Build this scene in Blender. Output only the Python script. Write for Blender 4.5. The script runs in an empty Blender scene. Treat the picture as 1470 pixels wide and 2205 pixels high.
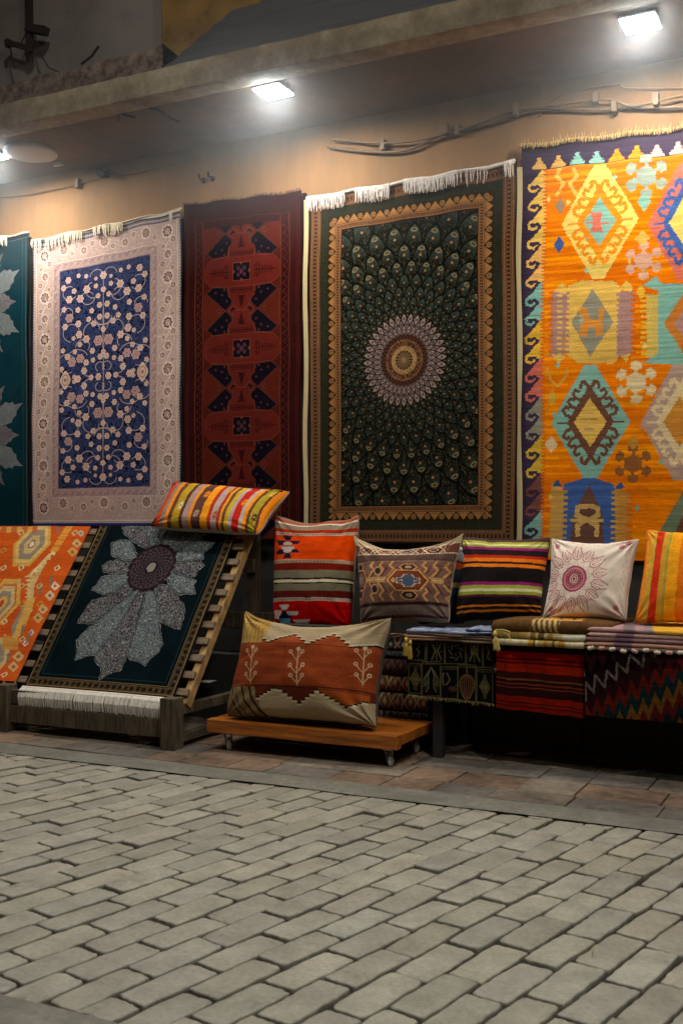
import bpy, math, random
import numpy as np
from mathutils import Vector
rnd = random.Random(7)
RNG = np.random.RandomState(11)

# ------------------------------------------------------------------ scene / camera
sc = bpy.context.scene
F = 2350.0; HZ = 1140.0; CXP = 735.0; CAMH = 1.0
TH = math.radians(26.4)
RX, RY = math.cos(TH), math.sin(TH)          # camera right vector
FX, FY = -math.sin(TH), math.cos(TH)         # camera forward vector

def ray(px, py):
    d = (px - CXP) / F
    return (FX + RX * d, FY + RY * d, -(py - HZ) / F)
def P(px, py, y):                            # surveyed photo point -> world point on plane y
    r = ray(px, py); t = y / r[1]
    return (r[0] * t, y, CAMH + r[2] * t)
def G(px, py, z=0.0):                        # surveyed photo point -> world point at height z
    r = ray(px, py); t = (z - CAMH) / r[2]
    return (r[0] * t, r[1] * t, z)

cam_d = bpy.data.cameras.new("camera")
cam = bpy.data.objects.new("camera", cam_d); sc.collection.objects.link(cam)
cam.location = (0, 0, CAMH)
cam.rotation_euler = (math.radians(90), 0, TH)
cam_d.sensor_fit = 'HORIZONTAL'; cam_d.sensor_width = 36
cam_d.lens = 36 * F / 1470.0
cam_d.shift_y = (HZ - 1102.5) / 1470.0
cam_d.clip_end = 500
cam_d.dof.use_dof = True; cam_d.dof.focus_distance = 5.0; cam_d.dof.aperture_fstop = 9.0
sc.camera = cam
sc.view_settings.view_transform = 'Standard'
try: sc.view_settings.look = 'None'
except Exception: pass
sc.view_settings.exposure = 0

# ------------------------------------------------------------------ helpers
def lin(c):
    if isinstance(c, str):
        c = c.lstrip('#'); c = tuple(int(c[i:i+2], 16) / 255 for i in (0, 2, 4))
    return np.array([(x / 12.92 if x <= .04045 else ((x + .055) / 1.055) ** 2.4) for x in c])

def empty(name, loc=(0, 0, 0)):
    o = bpy.data.objects.new(name, None); sc.collection.objects.link(o)
    o.location = loc; o.empty_display_size = .1
    return o
def tag(o, label=None, cat=None, group=None, kind=None):
    if label: o['label'] = label
    if cat: o['category'] = cat
    if group: o['group'] = group
    if kind: o['kind'] = kind
    return o

_tab = RNG.rand(256, 256)
def vnoise(x, y):
    x = np.asarray(x, float); y = np.asarray(y, float)
    xi = np.floor(x).astype(int); yi = np.floor(y).astype(int)
    fx = x - xi; fy = y - yi
    fx = fx * fx * (3 - 2 * fx); fy = fy * fy * (3 - 2 * fy)
    a = _tab[yi & 255, xi & 255]; b = _tab[yi & 255, (xi + 1) & 255]
    c = _tab[(yi + 1) & 255, xi & 255]; d = _tab[(yi + 1) & 255, (xi + 1) & 255]
    return (a * (1 - fx) + b * fx) * (1 - fy) + (c * (1 - fx) + d * fx) * fy
def fbm(x, y, o=3):
    s = 0; a = .5; n = 0
    for k in range(o):
        s = s + a * vnoise(x * 2 ** k + 17 * k, y * 2 ** k + 31 * k); n += a; a *= .5
    return s / n

class MB:
    """collects shapes, builds ONE mesh object"""
    def __init__(s): s.v = []; s.f = []; s.c = []
    def add(s, vs, fs, col=None):
        o = len(s.v); s.v += [tuple(v) for v in vs]; s.f += [tuple(i + o for i in f) for f in fs]
        s.c += [col if col is not None else (1, 1, 1)] * len(vs)
    def box(s, a, b, col=None, jit=0):
        x0, y0, z0 = a; x1, y1, z1 = b
        vs = [(x, y, z) for z in (z0, z1) for y in (y0, y1) for x in (x0, x1)]
        if jit: vs = [tuple(c + rnd.uniform(-jit, jit) for c in v) for v in vs]
        s.add(vs, [(0,2,3,1),(4,5,7,6),(0,1,5,4),(2,6,7,3),(0,4,6,2),(1,3,7,5)], col)
    def obox(s, c, ax, ay, az, hx, hy, hz, col=None):
        c = Vector(c); ax = Vector(ax).normalized(); ay = Vector(ay).normalized(); az = Vector(az).normalized()
        vs = [c + ax * hx * i + ay * hy * j + az * hz * k for k in (-1, 1) for j in (-1, 1) for i in (-1, 1)]
        s.add(vs, [(0,2,3,1),(4,5,7,6),(0,1,5,4),(2,6,7,3),(0,4,6,2),(1,3,7,5)], col)
    def bar(s, p, q, w, h, up=(0, 0, 1), col=None):
        p = Vector(p); q = Vector(q); d = (q - p); u = Vector(up)
        sd = d.cross(u).normalized(); u2 = sd.cross(d).normalized()
        s.obox((p + q) / 2, d, sd, u2, d.length / 2, w / 2, h / 2, col)
    def tube(s, pts, r, n=6, col=None, caps=True):
        pts = [Vector(p) for p in pts]
        if not hasattr(r, '__len__'): r = [r] * len(pts)
        vs = []; fs = []
        for i, p in enumerate(pts):
            d = (pts[min(i + 1, len(pts) - 1)] - pts[max(i - 1, 0)])
            if d.length < 1e-9: d = Vector((0, 0, 1))
            d.normalize(); a = d.orthogonal() if i == 0 else (pa - d * pa.dot(d))
            a.normalize(); pa = a; b = d.cross(a)
            for k in range(n):
                t = 2 * math.pi * k / n
                vs.append(p + (a * math.cos(t) + b * math.sin(t)) * r[i])
        for i in range(len(pts) - 1):
            for k in range(n):
                fs.append((i*n+k, i*n+(k+1)%n, (i+1)*n+(k+1)%n, (i+1)*n+k))
        if caps:
            fs.append(tuple(range(n))[::-1]); fs.append(tuple((len(pts)-1)*n+k for k in range(n)))
        s.add(vs, fs, col)
    def lathe(s, c, axis, prof, n=20, col=None):
        c = Vector(c); d = Vector(axis).normalized(); a = d.orthogonal().normalized(); b = d.cross(a)
        vs = []; fs = []
        for (r, h) in prof:
            for k in range(n):
                t = 2*math.pi*k/n; vs.append(c + d*h + (a*math.cos(t)+b*math.sin(t))*r)
        for i in range(len(prof)-1):
            for k in range(n): fs.append((i*n+k, i*n+(k+1)%n, (i+1)*n+(k+1)%n, (i+1)*n+k))
        fs.append(tuple(range(n))[::-1]); fs.append(tuple((len(prof)-1)*n+k for k in range(n)))
        s.add(vs, fs, col)
    def build(s, name, m, parent=None, smooth=False, bevel=0):
        me = bpy.data.meshes.new(name); me.from_pydata(s.v, [], s.f); me.update()
        at = me.color_attributes.new("Col", 'FLOAT_COLOR', 'POINT')
        arr = np.ones((len(s.v), 4), np.float32); arr[:, :3] = np.array(s.c, np.float32).reshape(-1, 3)
        at.data.foreach_set("color", arr.ravel())
        return finish(name, me, m, parent, smooth, bevel)
def finish(name, me, m, parent, smooth, bevel=0):
    if smooth: me.polygons.foreach_set("use_smooth", [True] * len(me.polygons))
    me.materials.append(m)
    o = bpy.data.objects.new(name, me); sc.collection.objects.link(o)
    if parent is not None:
        o.parent = parent; o.matrix_parent_inverse = parent.matrix_basis.inverted()
    if bevel:
        b = o.modifiers.new("bevel", 'BEVEL'); b.width = bevel; b.segments = 2; b.limit_method = 'ANGLE'
    return o
def grid_obj(name, X, col, m, parent=None, closed=False, smooth=True, flip=False):
    """X: (ny,nx,3) positions; col: (ny,nx,3) linear colours"""
    ny, nx = X.shape[:2]
    idx = np.arange(ny * nx).reshape(ny, nx)
    q = np.stack([idx[:-1, :-1], idx[1:, :-1], idx[1:, 1:], idx[:-1, 1:]], -1).reshape(-1, 4)
    if flip: q = q[:, ::-1]
    me = bpy.data.meshes.new(name)
    me.vertices.add(ny * nx); me.vertices.foreach_set("co", X.astype(np.float32).ravel())
    nf = len(q); me.loops.add(nf * 4); me.loops.foreach_set("vertex_index", q.astype(np.int32).ravel())
    me.polygons.add(nf); me.polygons.foreach_set("loop_start", np.arange(0, nf * 4, 4, dtype=np.int32))
    try: me.polygons.foreach_set("loop_total", np.full(nf, 4, np.int32))
    except Exception: pass
    me.update(calc_edges=True)
    at = me.color_attributes.new("Col", 'FLOAT_COLOR', 'POINT')
    arr = np.ones((ny * nx, 4), np.float32); arr[:, :3] = np.clip(col, 0, 1).reshape(-1, 3)
    at.data.foreach_set("color", arr.ravel())
    return finish(name, me, m, parent, smooth)

# ------------------------------------------------------------------ materials
def newmat(name):
    m = bpy.data.materials.new(name); m.use_nodes = True; nt = m.node_tree
    b = nt.nodes["Principled BSDF"]; return m, nt, b
def N(nt, t, **kw):
    n = nt.nodes.new(t)
    for k, v in kw.items():
        if k in n.inputs: n.inputs[k].default_value = v
        else: setattr(n, k, v)
    return n
def cloth_mat(name, freq=(900, 900), bump=.35, var=.25, sheen=.02, rough=.95, stretch=(30, 30, 250)):
    m, nt, b = newmat(name)
    at = N(nt, 'ShaderNodeAttribute', attribute_name="Col")
    tc = N(nt, 'ShaderNodeTexCoord')
    mp = N(nt, 'ShaderNodeMapping'); mp.inputs['Scale'].default_value = stretch
    nt.links.new(tc.outputs['Object'], mp.inputs['Vector'])
    n1 = N(nt, 'ShaderNodeTexNoise', Scale=1.0, Detail=4.0, Roughness=.7)
    nt.links.new(mp.outputs[0], n1.inputs['Vector'])
    mr = N(nt, 'ShaderNodeMapRange'); mr.inputs['From Min'].default_value = .3; mr.inputs['From Max'].default_value = .7
    mr.inputs['To Min'].default_value = 1 - var; mr.inputs['To Max'].default_value = 1 + var
    nt.links.new(n1.outputs['Fac'], mr.inputs['Value'])
    n2 = N(nt, 'ShaderNodeTexNoise', Scale=420.0, Detail=2.0)
    nt.links.new(tc.outputs['Object'], n2.inputs['Vector'])
    mr2 = N(nt, 'ShaderNodeMapRange'); mr2.inputs['From Min'].default_value = .3; mr2.inputs['From Max'].default_value = .7
    mr2.inputs['To Min'].default_value = 1 - var * .8; mr2.inputs['To Max'].default_value = 1 + var * .8
    nt.links.new(n2.outputs['Fac'], mr2.inputs['Value'])
    mu = N(nt, 'ShaderNodeMath', operation='MULTIPLY'); nt.links.new(mr.outputs[0], mu.inputs[0]); nt.links.new(mr2.outputs[0], mu.inputs[1])
    vm = N(nt, 'ShaderNodeVectorMath', operation='SCALE')
    nt.links.new(at.outputs['Color'], vm.inputs[0]); nt.links.new(mu.outputs[0], vm.inputs['Scale'])
    nt.links.new(vm.outputs[0], b.inputs['Base Color'])
    bp = N(nt, 'ShaderNodeBump', Strength=bump, Distance=.003)
    ad = N(nt, 'ShaderNodeMath', operation='ADD'); nt.links.new(n1.outputs['Fac'], ad.inputs[0]); nt.links.new(n2.outputs['Fac'], ad.inputs[1])
    nt.links.new(ad.outputs[0], bp.inputs['Height']); nt.links.new(bp.outputs[0], b.inputs['Normal'])
    b.inputs['Roughness'].default_value = rough
    b.inputs['Specular IOR Level'].default_value = .04
    b.inputs['Sheen Weight'].default_value = sheen; b.inputs['Sheen Roughness'].default_value = .6
    return m
M_PILE = cloth_mat("wool_pile", var=.22, sheen=.0, stretch=(160, 160, 160))
M_KILIM = cloth_mat("flat_weave", var=.22, bump=.6, stretch=(22, 22, 260))
M_CLOTH = cloth_mat("cushion_weave", var=.18, bump=.5, stretch=(60, 60, 300))
M_LINEN = cloth_mat("linen", var=.06, bump=.3, stretch=(80, 80, 80))
M_FRINGE = cloth_mat("fringe_yarn", var=.12, bump=.2, stretch=(200, 200, 40))

def solid_mat(name, c, rough=.6, metal=0, var=.2, scale=30, bump=.1, dirt=None, dscale=3, stretch=(1, 1, 1), dist=.01):
    m, nt, b = newmat(name); tc = N(nt, 'ShaderNodeTexCoord')
    mp = N(nt, 'ShaderNodeMapping'); mp.inputs['Scale'].default_value = stretch
    nt.links.new(tc.outputs['Object'], mp.inputs['Vector'])
    n1 = N(nt, 'ShaderNodeTexNoise', Scale=scale, Detail=6.0, Roughness=.65); nt.links.new(mp.outputs[0], n1.inputs['Vector'])
    cr = N(nt, 'ShaderNodeValToRGB'); c = lin(c)
    cr.color_ramp.elements[0].position = .3; cr.color_ramp.elements[1].position = .7
    cr.color_ramp.elements[0].color = (*np.clip(c * (1 - var), 0, 1), 1); cr.color_ramp.elements[1].color = (*np.clip(c * (1 + var), 0, 1), 1)
    nt.links.new(n1.outputs['Fac'], cr.inputs[0]); out = cr.outputs[0]
    if dirt is not None:
        n3 = N(nt, 'ShaderNodeTexNoise', Scale=dscale, Detail=8.0, Roughness=.7); nt.links.new(mp.outputs[0], n3.inputs['Vector'])
        r3 = N(nt, 'ShaderNodeValToRGB'); r3.color_ramp.elements[0].position = .42; r3.color_ramp.elements[1].position = .62
        nt.links.new(n3.outputs['Fac'], r3.inputs[0])
        mx = N(nt, 'ShaderNodeMix', data_type='RGBA'); nt.links.new(r3.outputs[0], mx.inputs[0]); nt.links.new(out, mx.inputs[6])
        mx.inputs[7].default_value = (*lin(dirt), 1); out = mx.outputs[2]
    nt.links.new(out, b.inputs['Base Color'])
    bp = N(nt, 'ShaderNodeBump', Strength=bump, Distance=dist); nt.links.new(n1.outputs['Fac'], bp.inputs['Height']); nt.links.new(bp.outputs[0], b.inputs['Normal'])
    b.inputs['Roughness'].default_value = rough; b.inputs['Metallic'].default_value = metal
    return m
def vc_mat(name, rough=.8, scale=40, var=.2, bump=.3, spec=.3, dist=.004):
    m, nt, b = newmat(name); at = N(nt, 'ShaderNodeAttribute', attribute_name="Col"); tc = N(nt, 'ShaderNodeTexCoord')
    n1 = N(nt, 'ShaderNodeTexNoise', Scale=scale, Detail=8.0, Roughness=.7); nt.links.new(tc.outputs['Object'], n1.inputs['Vector'])
    n2 = N(nt, 'ShaderNodeTexNoise', Scale=scale * .12, Detail=5.0, Roughness=.6); nt.links.new(tc.outputs['Object'], n2.inputs['Vector'])
    ad = N(nt, 'ShaderNodeMath', operation='ADD'); nt.links.new(n1.outputs['Fac'], ad.inputs[0]); nt.links.new(n2.outputs['Fac'], ad.inputs[1])
    mr = N(nt, 'ShaderNodeMapRange'); mr.inputs['From Min'].default_value = .7; mr.inputs['From Max'].default_value = 1.3
    mr.inputs['To Min'].default_value = 1 - var; mr.inputs['To Max'].default_value = 1 + var
    nt.links.new(ad.outputs[0], mr.inputs['Value'])
    vm = N(nt, 'ShaderNodeVectorMath', operation='SCALE'); nt.links.new(at.outputs['Color'], vm.inputs[0]); nt.links.new(mr.outputs[0], vm.inputs['Scale'])
    nt.links.new(vm.outputs[0], b.inputs['Base Color'])
    bp = N(nt, 'ShaderNodeBump', Strength=bump, Distance=dist); nt.links.new(n1.outputs['Fac'], bp.inputs['Height']); nt.links.new(bp.outputs[0], b.inputs['Normal'])
    b.inputs['Roughness'].default_value = rough; b.inputs['Specular IOR Level'].default_value = spec
    return m
M_STONE = vc_mat("cobble_stone", rough=.55, scale=75, var=.34, bump=.8, spec=.35, dist=.004)
M_TILE = vc_mat("pavement_stone", rough=.55, scale=26, var=.75, bump=.4, spec=.35)
M_SOIL = solid_mat("joint_soil", "#2c241a", rough=1, var=.5, scale=120, bump=.8)
M_CONC = solid_mat("concrete_band", "#6c6a60", rough=.7, var=.35, scale=35, bump=.35, dirt="#57564d", dscale=5)
M_WALL = solid_mat("painted_plaster", "#8f6c48", rough=.85, var=.07, scale=9, bump=.35, dirt="#7f6243", dscale=1.6, stretch=(2.2, 2.2, .6))
M_SOFFIT = solid_mat("soffit_paint", "#7a5f45", rough=.75, var=.15, scale=5, bump=.2, dirt="#5f5043", dscale=1.5)
M_FASCIA = solid_mat("fascia_plaster", "#a3967c", rough=.9, var=.2, scale=25, bump=.5, dirt="#7d6d55", dscale=5, stretch=(1.1, 1.1, .9))
M_PEEL = solid_mat("peeling_brown_paint", "#54403a", rough=.9, var=.4, scale=40, bump=.8, dirt="#8a7a6c", dscale=18)
M_UPWALL = solid_mat("grey_upper_plaster", "#8f8a88", rough=.9, var=.15, scale=8, bump=.3, dirt="#7b7674", dscale=2)
M_PILLAR = solid_mat("ochre_pillar_plaster", "#98783e", rough=.9, var=.35, scale=14, bump=.4, dirt="#6b5530", dscale=7)
M_ROOF = solid_mat("dark_corrugated_sheet", "#4a4e55", rough=.5, var=.45, scale=5, bump=.4, stretch=(.6, 9, 9))
M_PLINTH = solid_mat("dark_plinth_stone", "#2a2825", rough=.9, var=.3, scale=14, bump=.4)
M_WOOD = solid_mat("weathered_pallet_wood", "#75624e", rough=.8, var=.3, scale=14, bump=.4, dirt="#5e4c3a", dscale=6, stretch=(1, 12, 12))
M_WOODV = solid_mat("weathered_post_wood", "#574a36", rough=.8, var=.35, scale=14, bump=.4, dirt="#2e271d", dscale=6, stretch=(10, 10, 1))
M_WOODY = solid_mat("pale_rail_wood", "#b08c55", rough=.75, var=.25, scale=14, bump=.3, dirt="#7c5e38", dscale=6, stretch=(12, 2, 2))
M_WOODO = solid_mat("varnished_orange_wood", "#a8601c", rough=.35, var=.35, scale=5, bump=.1, dirt="#6e380e", dscale=3, stretch=(1, 14, 14))
M_DARKWOOD = solid_mat("dark_table_wood", "#1d1814", rough=.7, var=.3, scale=18, bump=.2)
M_STEEL = solid_mat("galvanised_steel", "#b9bcc0", rough=.35, metal=1, var=.1, scale=60, bump=.05)
M_RUBBER = solid_mat("grey_rubber", "#a0a3a5", rough=.6, var=.1, scale=60, bump=.05)
M_CABLE = solid_mat("painted_cable", "#6f5b45", rough=.6, var=.2, scale=30, bump=.1)
M_CABLEL = solid_mat("pale_cable", "#8d7a62", rough=.6, var=.2, scale=30, bump=.1)
M_RUST = solid_mat("rusty_iron", "#2a221d", rough=.85, var=.4, scale=60, bump=.4)
M_WHITE = solid_mat("white_plastic", "#c9c9c6", rough=.5, var=.05, scale=20, bump=.05)
M_PAPER = solid_mat("white_paper", "#d9d6cf", rough=.9, var=.05, scale=40, bump=.1)

# ------------------------------------------------------------------ pattern painting on mesh vertices
class Cv:
    def __init__(s, w, h, ppm, bg, ph=None, rows=0, jit=0, warp=0, wf=40):
        s.w = w; s.h = h; s.nx = max(8, int(w * ppm)); s.ny = max(8, int(h * ppm))
        a = np.linspace(0, w, s.nx); b = np.linspace(0, h, s.ny)
        s.A0, s.B0 = np.meshgrid(a, b); s.A = s.A0.copy(); s.B = s.B0.copy()
        if rows:
            r = np.floor(s.B / rows)
            s.A = s.A + (vnoise(r * 3.7 + 3, np.floor(s.A / (rows * 14))) - .5) * 2 * jit
            s.B = (r + .5) * rows
        if warp:
            s.A = s.A + (fbm(s.A0 * wf, s.B0 * wf) - .5) * warp; s.B = s.B + (fbm(s.A0 * wf + 50, s.B0 * wf + 9) - .5) * warp
        s.col = np.empty((s.ny, s.nx, 3)); s.col[:] = lin(bg); s.ph = ph
        s.clip = None
    def _put(s, sl, m, c, al=1):
        if s.clip is not None: m = m & s.clip[sl]
        c = lin(c) if isinstance(c, (str, tuple)) else c
        sub = s.col[sl]; sub[m] = sub[m] * (1 - al) + c * al
    def _sl(s, x0, y0, x1, y1, pad=.02):
        i0 = int(max(0, (x0 - pad) / s.w * (s.nx - 1))); i1 = int(min(s.nx, (x1 + pad) / s.w * (s.nx - 1) + 2))
        j0 = int(max(0, (y0 - pad) / s.h * (s.ny - 1))); j1 = int(min(s.ny, (y1 + pad) / s.h * (s.ny - 1) + 2))
        return (slice(j0, max(j0, j1)), slice(i0, max(i0, i1)))
    def poly(s, pts, c, al=1):
        pts = list(pts); xs = [p[0] for p in pts]; ys = [p[1] for p in pts]
        sl = s._sl(min(xs), min(ys), max(xs), max(ys)); X = s.A[sl]; Y = s.B[sl]
        if X.size == 0: return
        ins = np.zeros(X.shape, bool); n = len(pts)
        for i in range(n):
            x0, y0 = pts[i]; x1, y1 = pts[(i + 1) % n]
            if y0 == y1: continue
            ins ^= ((y0 > Y) != (y1 > Y)) & (X < (x1 - x0) * (Y - y0) / (y1 - y0) + x0)
        s._put(sl, ins, c, al)
    def rect(s, x0, y0, x1, y1, c, al=1):
        if x1 < x0: x0, x1 = x1, x0
        if y1 < y0: y0, y1 = y1, y0
        sl = s._sl(x0, y0, x1, y1); X = s.A[sl]; Y = s.B[sl]
        s._put(sl, (X >= x0) & (X < x1) & (Y >= y0) & (Y < y1), c, al)
    def ell(s, cx, cy, rx, ry, c, al=1, inner=0):
        sl = s._sl(cx - rx, cy - ry, cx + rx, cy + ry); X = s.A[sl]; Y = s.B[sl]
        q = ((X - cx) / rx) ** 2 + ((Y - cy) / ry) ** 2
        s._put(sl, (q < 1) & (q >= inner), c, al)
    def flower(s, cx, cy, r, c, c2, n=6, ry=None, rot=0):
        ry = ry or r
        sl = s._sl(cx - r*1.2, cy - ry*1.2, cx + r*1.2, cy + ry*1.2); X = s.A[sl] - cx; Y = s.B[sl] - cy
        q = np.hypot(X / r, Y / ry); th = np.arctan2(Y / ry, X / r)
        s._put(sl, q < .91 + .09 * np.cos(n * th + rot), c)
        s._put(sl, (q < .62) & (q > .5), c2); s._put(sl, q < .22, c2)
    def line(s, pts, wd, c, al=1):
        for (x0, y0), (x1, y1) in zip(pts[:-1], pts[1:]):
            sl = s._sl(min(x0, x1) - wd, min(y0, y1) - wd, max(x0, x1) + wd, max(y0, y1) + wd, .005); X = s.A[sl]; Y = s.B[sl]
            if X.size == 0: continue
            dx, dy = x1 - x0, y1 - y0; L = dx * dx + dy * dy + 1e-12
            t = np.clip(((X - x0) * dx + (Y - y0) * dy) / L, 0, 1)
            s._put(sl, (X - x0 - t * dx) ** 2 + (Y - y0 - t * dy) ** 2 < (wd / 2) ** 2, c, al)
    def diamond(s, cx, cy, rx, ry, c, al=1): s.poly([(cx - rx, cy), (cx, cy - ry), (cx + rx, cy), (cx, cy + ry)], c, al)
    def scroll(s, mask, freq, c, w=.035, al=1, seed=0):
        n = fbm(s.A0 * freq + seed, s.B0 * freq + seed * 2, 2)
        m = (np.abs(((n * 6) % 1) - .5) < w * 6) & mask
        sub = s.col; cc = lin(c); sub[m] = sub[m] * (1 - al) + cc * al
    def mottle(s, f, amt, sx=1):
        s.col *= (1 + amt * (fbm(s.A0 * f * sx, s.B0 * f) - .5) * 2)[..., None]
    def T(s, pts): return [s.ph(*p) for p in pts]
    def tpoly(s, pts, c, al=1): s.poly(s.T(pts), c, al)
    def tline(s, pts, wd, c, al=1): s.line(s.T(pts), wd, c, al)

def crop(ox, oy, k):                     # survey sheet coordinates
    return lambda x, y: (ox + x / k, oy + y / k)
def homog(src):
    """4 source pts (TL,TR,BR,BL) -> unit square"""
    dst = [(0, 0), (1, 0), (1, 1), (0, 1)]; A = []; b = []
    for (x, y), (u, v) in zip(src, dst):
        A.append([x, y, 1, 0, 0, 0, -u * x, -u * y]); b.append(u)
        A.append([0, 0, 0, x, y, 1, -v * x, -v * y]); b.append(v)
    h = np.linalg.solve(np.array(A, float), np.array(b, float))
    def f(x, y):
        d = h[6] * x + h[7] * y + 1
        return ((h[0] * x + h[1] * y + h[2]) / d, (h[3] * x + h[4] * y + h[5]) / d)
    return f

def dimmed(f, k, sat=1.0):
    def g(c):
        f(c); gy = c.col.mean(-1, keepdims=True); c.col[:] = (gy + (c.col - gy) * sat) * k
    return g

# ------------------------------------------------------------------ world and lamps
W = bpy.data.worlds.new("World"); sc.world = W; W.use_nodes = True
nt = W.node_tree; bg = nt.nodes['Background']
sky = nt.nodes.new('ShaderNodeTexSky'); sky.sky_type = 'NISHITA'; sky.sun_disc = False
sky.sun_elevation = math.radians(2); sky.sun_rotation = math.radians(200)
nt.links.new(sky.outputs[0], bg.inputs[0]); bg.inputs[1].default_value = 0.012

WALL = 5.0
def area(name, loc, size, power, col, target, spread=None):
    l = bpy.data.lights.new(name, 'AREA'); l.shape = 'DISK'; l.size = size; l.energy = power; l.color = col
    if spread: l.spread = spread
    o = bpy.data.objects.new(name, l); sc.collection.objects.link(o); o.location = loc
    d = Vector(target) - Vector(loc); o.rotation_euler = d.to_track_quat('-Z', 'Y').to_euler()
    return o
area("street_and_fill_light", (1.1, 1.5, 6.2), .4, 50, (.97, .96, .90), (-.6, 1.9, 0), math.radians(78))
area("street_and_fill_light", (-3.6, 1.7, 6.2), .4, 22, (1.0, .94, .86), (-3.0, 2.3, 0), math.radians(78))
area("street_and_fill_light", (-1.2, 1.4, 6.8), .5, 13, (1.0, .92, .80), (-2.6, 5.0, 4.3), math.radians(70))  # fill light added to lift the upper facade, not a street lamp
area("street_and_fill_light", (1.6, .6, 4.6), .5, 34, (1.0, .90, .74), (-2.0, 4.6, 1.9))

SOF = 3.09
HAZE = .042
def emis(name, c, s):
    m, nt, b = newmat(name)
    tc = N(nt, 'ShaderNodeTexCoord'); n1 = N(nt, 'ShaderNodeTexNoise', Scale=3.0); nt.links.new(tc.outputs['Object'], n1.inputs['Vector'])
    mr = N(nt, 'ShaderNodeMapRange'); mr.inputs['To Min'].default_value = s * .97; mr.inputs['To Max'].default_value = s * 1.03
    nt.links.new(n1.outputs['Fac'], mr.inputs['Value']); nt.links.new(mr.outputs[0], b.inputs['Emission Strength'])
    b.inputs['Emission Color'].default_value = (*c, 1); b.inputs['Base Color'].default_value = (.8, .8, .8, 1)
    return m
M_LED = emis("lit_diffuser", (1.0, .92, .80), 440)
M_LEDRIM = emis("halo_rim_glow", (.70, .86, 1.0), 150)  # bluish glow added round the diffuser to throw a halo on the soffit
for (px, py, lab) in ((588, 197, "square lit floodlight under the soffit above the gap between dark red and green rugs"),
                      (1378, 50, "square lit floodlight under the soffit above the orange kilim"),
                      (-22, 335, "lit floodlight at the left picture edge beside the round white plate")):
    c = G(px, py, SOF - .024)
    t = tag(empty("floodlight", c), lab, "lamp", "floodlights under the soffit")
    x, y, z = c; h = .068
    b = MB(); b.box((x - h - .006, y - h - .006, z + .002), (x + h + .006, y + h + .006, z + .014)); b.build("housing", M_STEEL, t, bevel=.003)
    b = MB(); b.box((x - .03, y - .02, z + .014), (x + .03, y + .02, SOF - .001)); b.build("bracket", M_STEEL, t)
    b = MB()
    b.add([(x-h,y-h,z),(x+h,y-h,z),(x+h,y+h,z),(x-h,y+h,z)], [(3, 2, 1, 0)]); b.build("diffuser", M_LED, t)
    b = MB(); g = h + .0015
    b.add([(x-g,y-g,z-.003),(x+g,y-g,z-.003),(x+g,y+g,z-.003),(x-g,y+g,z-.003),(x-g,y-g,z+.0015),(x+g,y-g,z+.0015),(x+g,y+g,z+.0015),(x-g,y+g,z+.0015)],
          [(0,1,5,4),(1,2,6,5),(2,3,7,6),(3,0,4,7)]); b.build("halo_rim", M_LEDRIM, t)
c = G(66, 326, SOF - .004)
b = MB(); b.lathe((c[0], c[1], SOF - .022), (0, 0, 1), [(.13, 0), (.145, .006), (.145, .021)], 32)
tag(b.build("ceiling_plate", M_WHITE, smooth=False), "round white plate fixed flat under the soffit beside the left floodlight", "ceiling plate")
b = MB(); p1 = G(125, 352, SOF - .01); b.box((p1[0] - .03, p1[1] - .012, SOF - .02), (p1[0] + .03, p1[1] + .012, SOF - .001))
tag(b.build("soffit_clip", M_WHITE), "small white clip under the soffit right of the round plate", "clip")

hz, hnt, hb = newmat("lamp_halo_haze"); hnt.nodes.remove(hb)
vs_ = N(hnt, 'ShaderNodeVolumeScatter', Density=HAZE, Anisotropy=.55); vs_.inputs['Color'].default_value = (.80, .90, 1.0, 1)
hnt.links.new(vs_.outputs[0], hnt.nodes['Material Output'].inputs['Volume'])
b = MB(); b.box((-6.2, 3.3, 2.35), (.6, 4.94, 3.066)); hzo = b.build("halo_haze", hz); tag(hzo, kind='structure')  # scattering box added to give the floodlights their glow
# ------------------------------------------------------------------ building
XL, XR = -9.0, 3.5
bld = tag(empty("building", (-2.5, WALL, 0)), "ochre plastered shop front with a low soffit and dark stone base", "building")
def sheet(name, m, parent, x0, x1, z0, z1, y, nx=60, nz=30, amp=.006, kind=None):
    xs = np.linspace(x0, x1, nx); zs = np.linspace(z1, z0, nz); X, Z = np.meshgrid(xs, zs)
    Y = np.full_like(X, y) + (fbm(X * 1.3, Z * 1.3) - .5) * amp
    return grid_obj(name, np.stack([X, Y, Z], -1), np.ones((*X.shape, 3)), m, parent)
sheet("wall", M_WALL, bld, XL, XR, .34, SOF + .01, WALL, 80, 40, .012)
b = MB(); b.box((XL, WALL, 0), (XR, WALL + .25, SOF)); b.v = [(x, y + .02, z) for x, y, z in b.v]; b.build("wall", M_WALL, bld)
# plinth blocks
b = MB(); x = XL
while x < XR:
    w = .78; b.box((x, 4.83 + rnd.uniform(-.003, .003), -.02), (x + w - .006, WALL + .01, .34)); x += w
b.build("plinth", M_PLINTH, bld, bevel=.006)
b = MB(); b.box((XL, 4.985, .345), (XR, WALL - .003, .925)); b.build("dark_lower_panel", M_PLINTH, bld)  # plain dark panel across the lower wall
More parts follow.
